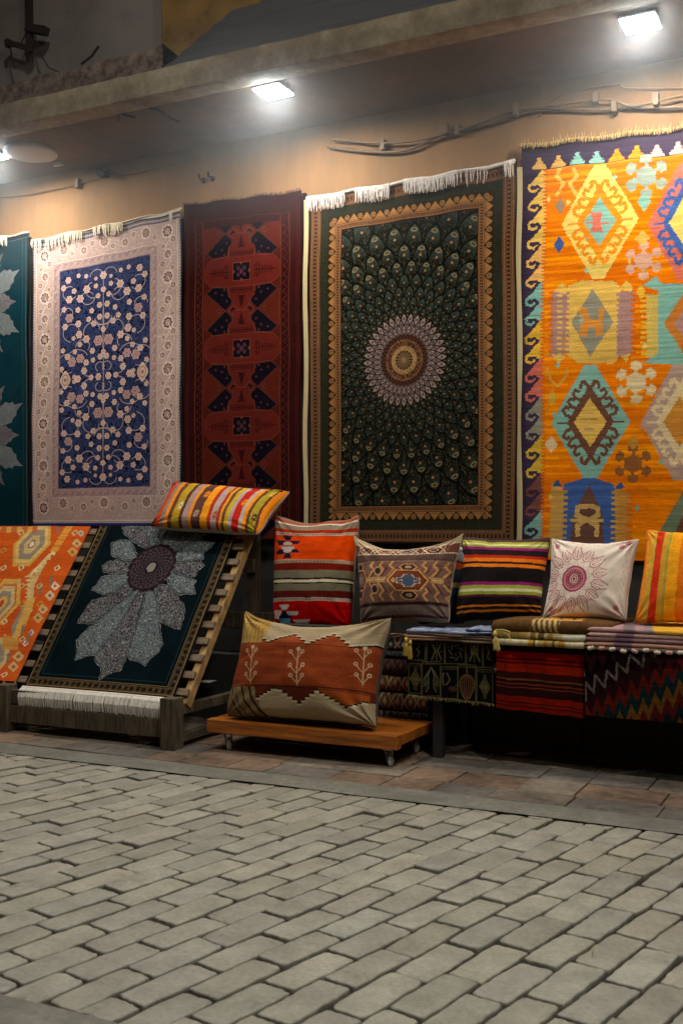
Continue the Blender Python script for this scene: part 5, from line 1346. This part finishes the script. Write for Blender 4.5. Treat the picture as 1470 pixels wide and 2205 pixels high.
# ------------------------------------------------------------------ wheeled board
dl = tag(empty("wheeled_board", (-2.26, 4.3, 0)), "low varnished wooden board on castors carrying the large long cushion", "dolly")
b = MB(); b.box((-2.735, 4.14, .084), (-1.80, 4.19, .144)); b.build("front_plank", M_WOODO, dl, bevel=.004)
b = MB()
for k in range(3): b.box((-2.735, 4.192 + k * .125, .098), (-1.80, 4.192 + k * .125 + .122, .142 - .001 * k))
b.build("platform", M_WOODO, dl, bevel=.003)
for (x, y) in ((-1.862, 4.195), (-2.66, 4.20), (-1.872, 4.50), (-2.66, 4.50)):
    cst = empty("castor", (x, y, 0)); cst.parent = dl; cst.matrix_parent_inverse = dl.matrix_basis.inverted()
    r = .030; ax = Vector((.9, .35, 0)).normalized(); wc = Vector((x + .012, y - .004, r))
    b = MB(); b.lathe(wc - ax * .010, ax, [(r * .8, 0), (r, .004), (r, .016), (r * .8, .02)], 28); b.build("wheel", M_RUBBER, cst, smooth=False)
    b = MB(); b.lathe(wc - ax * .012, ax, [(.016, 0), (.016, .024)], 16); b.lathe(wc - ax * .015, ax, [(.006, 0), (.006, .03)], 10); b.build("hub", M_STEEL, cst)
    b = MB(); dn = Vector((0, 0, 1))
    fw = ax.cross(dn)
    for s_ in (-1, 1):
        c0 = wc + ax * .0135 * s_
        pl = [c0 - fw * .008 - dn * .006, c0 + fw * .008 - dn * .006, Vector((x, y, .076)) + ax * .0135 * s_ + fw * .02, Vector((x, y, .076)) + ax * .0135 * s_ - fw * .02]
        b.add([tuple(p + ax * .001) for p in pl] + [tuple(p - ax * .001) for p in pl], [(0,1,2,3),(7,6,5,4),(0,4,5,1),(1,5,6,2),(2,6,7,3),(3,7,4,0)])
    b.box((x - .018, y - .018, .074), (x + .018, y + .018, .078)); b.lathe((x, y, .077), (0, 0, 1), [(.012, 0), (.012, .008)], 12); b.box((x - .026, y - .026, .0805), (x + .026, y + .026, .0838)); b.build("fork", M_STEEL, cst, bevel=.001)

# ------------------------------------------------------------------ tables
TZ = .515
def table(label, x0, x1, y0, y1, z, legs=True):
    t = tag(empty("table", ((x0 + x1) / 2, (y0 + y1) / 2, 0)), label, "table", "low dark display tables")
    b = MB(); b.box((x0, y0, z - .03), (x1, y1, z)); b.build("tabletop", M_DARKWOOD, t, bevel=.003)
    b = MB(); b.box((x0 + .03, y0 + .03, z - .09), (x1 - .03, y1 - .03, z - .032)); b.build("apron", M_DARKWOOD, t)
    for x in (x0 + .025, x1 - .025):
        for y in (y0 + .025, y1 - .025):
            b = MB(); b.box((x - .022, y - .022, 0), (x + .022, y + .022, z - .031)); b.build("leg", M_DARKWOOD, t, bevel=.002)
table("long low dark table covered by the black tapestry, red striped rug and zigzag rug", -1.765, .12, 4.44, 4.82, TZ)
table("low dark bench behind the wheeled board under the red star cushion", -2.62, -2.12, 4.56, 4.82, .545)

# folded rugs
def slab(x0, x1, y0, y1, z0, th, colf, seed, nx=110, ny=60, r=None, wav=.006, sag=0, skew=0):
    """soft closed slab: section grid around (y,z), colour by function(u, s)"""
    r = r or th / 2; prof = []
    # profile param around: front bottom -> front round -> top -> back
    npf = 10
    prof.append((y1, 0, 0.0)); prof.append((y0 + r, 0, .0))
    for k in range(npf + 1):
        a = -math.pi / 2 - math.pi * k / npf
        prof.append((y0 + r + r * math.cos(a), th / 2 + th / 2 * math.sin(a), .0 + .15 * k / npf))
    for k in range(1, ny): prof.append((y0 + r + (y1 - y0 - r) * k / (ny - 1), th, .15 + .85 * k / (ny - 1)))
    prof.append((y1, 0, 1))
    us = np.linspace(0, 1, nx); X = np.empty((len(prof), nx, 3)); C_ = np.empty((len(prof), nx, 3))
    for j, (y, z, s) in enumerate(prof):
        wv = (fbm(us * 5 + seed * 3, us * 0 + seed + y * 6, 2) - .5)
        endr = np.clip(np.minimum(us, 1 - us) / .012, 0, 1) ** .5
        zz = th / 2 + (z - th / 2) * (.3 + .7 * endr)
        X[j, :, 0] = x0 + (x1 - x0) * us + skew * (y - y0); X[j, :, 1] = y + wv * wav * 1.4 + (fbm(us * 2 + seed, us * 0, 2) - .5) * .012; X[j, :, 2] = z0 + zz + wv * wav * .8 * (1 if z > 0 else .6) - sag * np.abs(us * 2 - 1) ** 4
        C_[j] = colf(us, s)
    return X, C_
def folded(name, label, layers, parent_loc, mat=M_CLOTH, group="folded rugs on the tables"):
    t = tag(empty(name, parent_loc), label, "folded rug", group)
    for i, L in enumerate(layers):
        X, C_ = slab(*L); grid_obj("fold", X, C_, mat, t)
    return t
def cf(cols, top=None, f=1):
    cols = [lin(c_) for c_ in cols]
    def g(us, s):
        out = np.empty((len(us), 3)); k = np.clip((us * len(cols)).astype(int), 0, len(cols) - 1)
        for i in range(len(cols)): out[k == i] = cols[i]
        if top is not None and s > .12: out = top(us, s, out)
        return out * (.85 + .3 * vnoise(us * 60, us * 0 + s * 40))[:, None]
    return g
def xat(px, y): return P(px, HZ, y)[0]
y0 = 4.40
# blue stack above the tapestry
xa, xb = xat(872, y0), xat(1068, y0)
def topblue(us, s, o):
    n = fbm(us * 14 + 3, us * 0 + s * 9, 3); o = o.copy(); o[:] = lin("#5e6f8e"); o[n > .52] = lin("#8b98aa"); o[(n > .47) & (n < .50)] = lin("#8a4a50"); return o
z = TZ + .004
for i, (th, cols) in enumerate(((.010, ["#6b5040", "#4a3a30", "#6a5a48"]), (.010, ["#8b6c52", "#5a4638"]), (.009, ["#3f3a44", "#6a4a3a", "#453a3c"]))):
    folded("folded_rug", ("lowest brown edged rug of the thin stack over the black tapestry", "middle tan rug of the thin stack over the black tapestry", "third dark rug of the thin stack over the black tapestry")[i],
           [(xa + rnd.uniform(0, .01), xb - rnd.uniform(0, .01), y0 - .02 + .004 * i, 4.76, z, th, cf(cols), 11 + i)], (xa + .2, y0, z)); z += th + .001
folded("folded_rug", "blue patterned folded rug on top of the stack over the black tapestry", [(xa + .005, xb - .02, y0 - .006, 4.62, z, .012, cf(["#6f7c94", "#4a566e", "#5c6a80", "#2a2c36"], topblue), 15), (xb - .14, xb - .01, y0 + .01, 4.60, z + .013, .012, cf(["#3c4a6c", "#6f7c94"], topblue), 16, 40, 30)], (xa + .2, y0, z))
# brown and cream folded blankets
xc, xd = xat(1066, y0), xat(1262, y0)
def band_cols(base, marks):
    def g(us, s):
        out = np.empty((len(us), 3)); out[:] = lin(base)
        for (a, b_, col) in marks: out[(us > a) & (us < b_)] = lin(col)
        return out * (.85 + .3 * vnoise(us * 70, us * 0 + s * 30))[:, None]
    return g
folded("folded_blanket", "lowest cream folded blanket with brown bands beside the yellow tassel", [(xc + .0, xd + .004, y0 - .045, 4.74, TZ + .004, .026, band_cols("#b8aa8a", [(.02, .3, "#c2b898"), (.40, .46, "#a8842c"), (.455, .47, "#3c2c18"), (.5, .8, "#a08a50"), (.56, .60, "#8c6a2c"), (.66, .68, "#5a4424"), (.72, .78, "#8c6a2c")]), 21)], (xc + .2, y0, TZ))
folded("folded_blanket", "middle cream folded blanket with golden bands under the brown one", [(xc - .002, xd + .006, y0 - .035, 4.74, TZ + .031, .028, band_cols("#b9a878", [(.0, .3, "#8c7440"), (.3, .38, "#b08c44"), (.42, .47, "#8c6a2c"), (.50, .56, "#6a5028"), (.6, .66, "#9c7c3c"), (.76, 1.1, "#c2bca8")]), 22)], (xc + .2, y0, TZ + .03))
def brown(us, s):
    out = np.empty((len(us), 3)); out[:] = lin("#5c4022")
    m = (us > .33) & (us < .58) & (((us * 22 + s * 3) % 1) < .55) & (s < .35); out[m] = lin("#b89c68")
    m = (us > .42) & (us < .72) & (s > .22) & (s < .8); out[m & (np.abs(((us * 9 + s * 2) % 1) - .5) > .12)] = lin("#c07c24")
    m = (us > .40) & (us < .74) & (np.abs(s - .22) < .03); out[m] = lin("#cdb584")
    return out * (.8 + .4 * vnoise(us * 60, us * 0 + s * 40))[:, None]
folded("folded_blanket", "thick dark brown folded rug with orange and cream motifs, topmost beside the white cushion", [(xc - .006, xat(1318, y0), y0 - .03, 4.72, TZ + .060, .052, brown, 23, 160, 70, .024, .010, .008, .06)], (xc + .2, y0, TZ + .06))
# pink and yellow stack on the right
xe2, xf = xat(1258, y0 - .06), .10
zz = TZ + .006; yy = y0 - .075
for i, (th, col, lab) in enumerate(((.014, "#8c7468", "lowest greyish folded rug of the right hand stack, edged with little knots"), (.016, "#a07868", "second dusty rose folded rug of the right hand stack"), (.016, "#8a6a6c", "third mauve folded rug of the right hand stack"), (.016, "#a5877c", "fourth pale rose folded rug of the right hand stack"))):
    folded("folded_rug", lab, [(xe2 + rnd.uniform(-.004, .008) + .004 * i, xf, yy + .003 * i, 4.76, zz, th, band_cols(col, [(.1, .16, "#6c5260"), (.4, .47, "#b79c8c"), (.7, .76, "#6c5260")]), 31 + i)], (xe2 + .3, yy, zz)); zz += th + .002
def ytop(us, s):
    out = np.empty((len(us), 3)); out[:] = lin("#a98484")
    k = us * 1.0 + (s - .3) * .12
    out[(k > .20) & (k < .72)] = lin("#d9a43a"); out[(k > .17) & (k < .20)] = lin("#8c7a80"); out[(k > .10) & (k < .14)] = lin("#77666c"); out[(k > .72) & (k < .75)] = lin("#8c7a80")
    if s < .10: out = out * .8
    return out * (.88 + .24 * vnoise(us * 70, us * 0 + s * 50))[:, None]
folded("folded_rug", "mauve and yellow striped folded rug on top of the right hand stack", [(xe2 + .01, xf, yy + .012, 4.74, zz, .018, ytop, 36, 160, 70, .009, .010, .0, .12)], (xe2 + .3, yy, zz))
# knots hanging from the right stack
kt = tag(empty("knotted_trim", (xe2, yy, TZ)), "row of small pale knots along the front of the right hand stack", "trim")
for k in range(13):
    x = xe2 + .03 + k * .043; b = MB(); p = Vector((x, yy - .012, TZ + .012 + rnd.uniform(-.003, .003)))
    b.lathe(p - Vector((.012, 0, 0)), (1, rnd.uniform(-.3, .3), rnd.uniform(-.3, .3)), [(.002, 0), (.007, .004), (.009, .011), (.006, .018), (.009, .022), (.003, .028)], 8, lin(("#c9b89a", "#b58a80", "#cabfae")[k % 3]))
    b.build("knot", M_FRINGE, kt, smooth=True)
tassel("yellow tassel hanging at the left corner of the black tapestry stack", 874, 1372, 4.375, .085, "#c9ad50", .013)
tassel("second yellow tassel just right of the first, left of the black tapestry", 883, 1378, 4.37, .085, "#bfa24a", .012)
tassel("yellow tassel hanging from the cream blanket corner above the red striped rug", 1066, 1358, 4.34, .085, "#d8c070", .014, .008)
b = MB(); p = Vector(P(1066, 1360, 4.34)); b.tube([p, p + Vector((.03, -.002, .004)), p + Vector((.06, -.006, -.012)), p + Vector((.07, -.008, -.04))], .002, 5, lin("#d8c070")); b.tube([p + Vector((.0, 0, .006)), p + Vector((.035, -.004, .010)), p + Vector((.065, -.006, .002)), p + Vector((.06, -.008, -.02))], .0025, 5, lin("#cdb868"))
tag(b.build("loose_cord", M_FRINGE), "loose yellow cord curling across the cream blanket", "cord")

# hanging textiles over the table fronts
def drape(name, label, pxL, pxR, y, ztop, zbot, paint, bg, ppm, mat, fold=.011, seed=0, cat="rug", tiltb=0, rows=0, jit=0):
    x0, x1 = xat(pxL, y), xat(pxR, y); w = x1 - x0; h = ztop - zbot; ov = .10
    ph = lambda px, py: ((lambda p: (p[0] - x0, ztop - p[2] + ov))(P(px, py, y)))
    c = Cv(w, h + ov, ppm, bg, ph, rows, jit); paint(c)
    s = c.B0 - ov; dn = np.maximum(s, 0); bk = np.maximum(-s, 0); r = .012
    u = c.A0 / w
    wv = (fbm(u * 6 + seed * 5, c.B0 * .8, 2) - .5) * fold * 4 * np.clip(dn / .1, 0, 1)
    X = np.stack([x0 + c.A0 + (fbm(c.B0 * 4 + seed, c.B0 * 0, 2) - .5) * .012 * (u - .5) * 2, y + bk + wv - .0, ztop - dn * (1 + tiltb * (u - .5)) + 0 * bk], -1)
    # round the front edge
    a = np.clip(s / r, -1, 1) 
    X[..., 1] += np.where(np.abs(s) < r, (1 - np.abs(a)) * .004, 0); X[..., 2] -= np.where(np.abs(s) < r, (1 - np.abs(a)) * .004, 0)
    t = tag(empty(name, (x0 + w / 2, y, zbot)), label, cat, "textiles hanging over the table fronts")
    grid_obj("cloth_face", X, c.col, mat, t)
    Xb = X[::6, ::6].copy(); Xb[..., 1] += .006; Xb[..., 2] -= .004
    cb = np.empty_like(Xb); cb[:] = lin(bg) * .6; grid_obj("cloth_back", Xb, cb, mat, t, flip=True)
    return t, X, c
def p_tap(c):
    cr = crop(800, 1300, 2.194); q = lambda x, y: c.ph(*cr(x, y)); A, B = c.A0, c.B0
    c.col[:] = lin("#0d0c0b"); g1 = "#6d6440"; g2 = "#4c4a34"
    ln = lambda pts, wd, col: c.line([q(*p) for p in pts], wd, col)
    def rectl(x0, y0, x1, y1): ln([(x0, y0), (x1, y0), (x1, y1), (x0, y1), (x0, y0)], .004, g1)
    for (x0, y0, x1, y1) in ((175, 285, 238, 430), (243, 275, 322, 440), (327, 300, 402, 450), (404, 290, 490, 460), (495, 310, 575, 465), (182, 180, 255, 268), (262, 180, 342, 285), (346, 180, 440, 285), (446, 180, 520, 300), (526, 185, 590, 300)):
        rectl(x0, y0, x1, y1)
        for k in range(int((x1 - x0) / 9)):
            x = x0 + 5 + k * 9; ln([(x, y0 + 6), (x + 4, y0 + 13)], .003, g1)
    for (x, y) in ((207, 360), (533, 390)):
        for k in (1, .62): 
            o = q(x, y); o2 = q(x + 26 * k, y + 45 * k); rx, ry = o2[0] - o[0], o2[1] - o[1]
            c.line([(o[0] - rx, o[1]), (o[0], o[1] - ry), (o[0] + rx, o[1]), (o[0], o[1] + ry), (o[0] - rx, o[1])], .005, "#8a7c48")
        c.flower(*q(x, y), .012, "#8a8a60", "#1a1812", 4); c.flower(*q(x, y - 48), .010, g1, "#1a1812", 5); c.flower(*q(x, y + 46), .010, g1, "#1a1812", 5)
    # gourd
    for k in (1, .72, .44, .16):
        pts = [(448 + 34 * k * math.sin(t) * (1 - .35 * math.cos(t)), 395 + 60 * -math.cos(t) * -1 * (1)) for t in np.linspace(0, 2 * math.pi, 20)]
        ln(pts, .004, "#8a5a40" if k < .8 else "#8a7c48")
    ln([(448, 330), (446, 305)], .006, g1)
    # tulip/plume
    for s_ in (-1, 1):
        for k in range(4): ln([(282, 300), (282 + s_ * (12 + k * 8), 340 + k * 8), (282 + s_ * (10 + k * 6), 400 - k * 6), (282 + s_ * (22 + k * 6), 420 - k * 14)], .0035, g1 if k % 2 else "#8a8458")
    for (x0, y0) in ((305, 190), (485, 195)):
        for s_ in (-1, 1): ln([(x0 + s_ * 20, y0), (x0 + s_ * 6, y0 + 35), (x0 + s_ * 22, y0 + 75)], .006, "#7a704c")
        ln([(x0, y0), (x0, y0 + 80)], .004, g1)
    for k in range(4): ln([(470 + k * 10, 190), (470 + k * 10, 235)], .006, "#7a7450")
    for k in range(7):
        a = k * .9; ln([(395 + 20 * math.cos(a), 230 + 28 * math.sin(a)), (395 + 34 * math.cos(a + .7), 230 + 40 * math.sin(a + .7))], .004, "#7c7a5a")
    ln([(225, 200), (210, 215), (228, 230), (218, 250)], .006, "#7a6440"); ln([(545, 200), (556, 225), (548, 255), (565, 265)], .006, "#7a6440")
    for s_ in (-1, 1): ln([(345 + s_ * 8, 330), (350 + s_ * 16, 360), (345 + s_ * 6, 385)], .006, "#7a704c")
    c.ell(*q(378, 405), .018, .012, "#6a4634"); ln([(385, 400), (400, 385)], .005, "#6a4634")
    for k in range(12): c.ell(*q(190 + k * 34, 200 + (k * 37) % 60), .005, .005, g2)
    sx_ = ((A * 300) % 1 < .2); c.col[sx_] *= .85
    c.mottle(50, .3)
def zb(px, py, y): return P(px, py, y)[2]
tp, tpX, _ = drape("hanging_tapestry", "black tapestry with small gold plant and creature panels hanging from the table", 878, 1066, 4.40, TZ + .002, zb(975, 1506, 4.40), dimmed(p_tap, 0.5), "#0d0c0b", 800, M_CLOTH, seed=1, cat="tapestry", tiltb=.06)
fringe("fringe", tp, lambda t: Vector(tuple(tpX[-1][int(t * (tpX.shape[1] - 1))])), .014, "#8a7c50", .003, .007, var=.5)
def p_rs(c):
    A, B = c.A0, c.B0; cr = crop(800, 1300, 2.194); ys = lambda y: c.ph(*cr(790, y))[1]
    L = [(-1, "#1c0f10"), (ys(185), "#2a1114"), (ys(232), "#8f2816"), (ys(262), "#4a1410"), (ys(272), "#8f2816"), (ys(280), "#4a1410"), (ys(290), "#95301a"), (ys(330), "#3a1412"), (ys(362), "#7a4a34"), (ys(370), "#2c1012"), (ys(384), "#7a3a2c"), (ys(392), "#2c1012"), (ys(402), "#7a3a2c"), (ys(408), "#2c1012"), (ys(448), "#8a2a18"), (ys(476), "#3a1412"), (ys(482), "#8a2a18"), (ys(492), "#3a1412"), (ys(498), "#7c2616")]
    Bw = B + (fbm(A * 4, B * 3, 2) - .5) * .006
    for i, (a, col) in enumerate(L):
        b_ = L[i + 1][0] if i + 1 < len(L) else 9; c.col[(Bw >= a) & (Bw < b_)] = lin(col)
    c.mottle(40, .25, .3)
drape("hanging_rug", "deep red and black horizontally striped rug hanging from the table", 1067, 1257, 4.385, TZ + .002, zb(1160, 1535, 4.385), dimmed(p_rs, .75, 1.2), "#4a1410", 620, M_KILIM, seed=2, tiltb=.05)
def p_zz(c):
    A, B = c.A0, c.B0; cr = crop(800, 1300, 2.194); q = lambda x, y: c.ph(*cr(x, y))
    c.col[:] = lin("#1a0d10")
    o = q(1010, 400)
    # diagonal serrated bands
    w1 = abs(q(1110, 400)[0] - q(1010, 400)[0]) / 100
    tooth = 54 * w1
    saw = np.abs(((A - o[0]) / tooth) % 1 - .5) * 2 * 68 * w1
    base = (A - o[0]) * -.60 + 0 * B
    lev = (B - o[1]) - base + saw
    cols = [(-9, "#2a1014"), (-.16, "#16090e"), (-.10, "#3c1418"), (-.045, "#16090e"), (0.0, "#2a1014"), (.07, "#3a1216"), (.12, "#7a2014"), (.165, "#123433"), (.215, "#8a5a1e"), (.26, "#6a1c16"), (.31, "#16242c"), (.36, "#8a5a1e")]
    for i, (a, col) in enumerate(cols):
        b_ = cols[i + 1][0] if i + 1 < len(cols) else 99; c.col[(lev >= a) & (lev < b_)] = lin(col)
    # zigzag line
    pts = [(1008, 460), (1008, 372), (1048, 420), (1055, 340), (1103, 395), (1112, 318), (1158, 360), (1160, 282), (1208, 325), (1218, 242), (1283, 297), (1288, 210), (1338, 248), (1342, 190)]
    c.line([q(*p) for p in pts], .009, "#8f8278")
    c.mottle(40, .3, .3)
    g = vnoise(A * 3, np.floor(B / .005)); c.col *= (.8 + .4 * g)[..., None]
drape("hanging_rug", "dark rug with serrated teeth and a pale zigzag line hanging at the right edge", 1259, 1960, 4.345, TZ + .004, zb(1380, 1550, 4.345), dimmed(p_zz, .46), "#1a0d10", 620, M_KILIM, seed=3, tiltb=.0, rows=.004, jit=.002)

# pile of patterned folded kilims beside the wheeled board
def kil(seed, c1, c2, c3):
    def g(us, s):
        out = np.empty((len(us), 3)); out[:] = lin(c1)
        sv = s / .15 if s < .15 else 1
        k = np.abs(((us * 5 + seed) % 1) - .5) * 2; e = k * .9 + np.abs(sv - .5) * 1.6
        out[(e < .95) & (e > .74)] = lin(c2); out[e < .62] = lin(c3); out[e < .22] = lin(c2)
        if abs(sv - .08) < .05 or abs(sv - .92) < .05: out[:] = lin(c3)
        m = vnoise(us * 55 + seed * 9, us * 0 + sv * 6 + seed) > .74; out[m] = out[m] * .5 + lin(c2) * .5
        return out * (.6 + .5 * vnoise(us * 80, us * 0 + s * 60))[:, None]
    return g
xg, xh = -2.16, -1.79
zc = .003
specs = [(.085, "#1e1514", "#3a302a", "#4a3a34", "lowest black folded kilim in the tall pile behind the wheeled board"), (.080, "#241a18", "#7a6a58", "#3c3230", "dark folded kilim with grey flecks, second from the ground in the tall pile"),
         (.085, "#35211c", "#a08a68", "#5c3a2a", "brown folded kilim with tan lozenges halfway up the tall pile"), (.080, "#3c241c", "#a38a62", "#6a3a2a", "rust brown folded kilim with tan lattice above the middle of the tall pile"),
         (.075, "#2a1818", "#6a4a3c", "#3c2a28", "dark wine folded kilim near the top of the tall pile"), (.030, "#20201f", "#555a66", "#33353c", "thin charcoal folded rug under the topmost in the tall pile"), (.060, "#6a4038", "#c9b393", "#3c3c50", "brown and cream zigzag folded kilim on top of the tall pile")]
for i, (th, a, b_, c_, lab) in enumerate(specs):
    dx = rnd.uniform(-.012, .012)
    folded("folded_kilim", lab, [(xg + dx, xh - .055 + dx, 4.575 + rnd.uniform(-.006, .006), 4.80, zc, th, kil(i * .37, a, b_, c_), 50 + i, 160, 24, th * .42, .004)], (xg + .2, 4.6, zc), group="folded kilims in the tall pile"); zc += th + .001

# loose papers
p = G(440, 1466, .212); b = MB(); b.add([(p[0] - .04, p[1] - .02, .206), (p[0] + .05, p[1] - .03, .208), (p[0] + .06, p[1] + .03, .214), (p[0] - .03, p[1] + .035, .209)], [(0, 1, 2, 3)])
tag(b.build("paper_scrap", M_PAPER), "white paper scrap lying behind the right side of the rack", "paper")
b = MB(); p = G(825, 1590, .01); b.add([(-1.50, 4.62, .012), (-1.40, 4.60, .014), (-1.38, 4.66, .02), (-1.47, 4.68, .013)], [(0, 1, 2, 3)])
tag(b.build("paper_scrap", M_PAPER), "crumpled pale paper on the pavement under the left table", "paper")
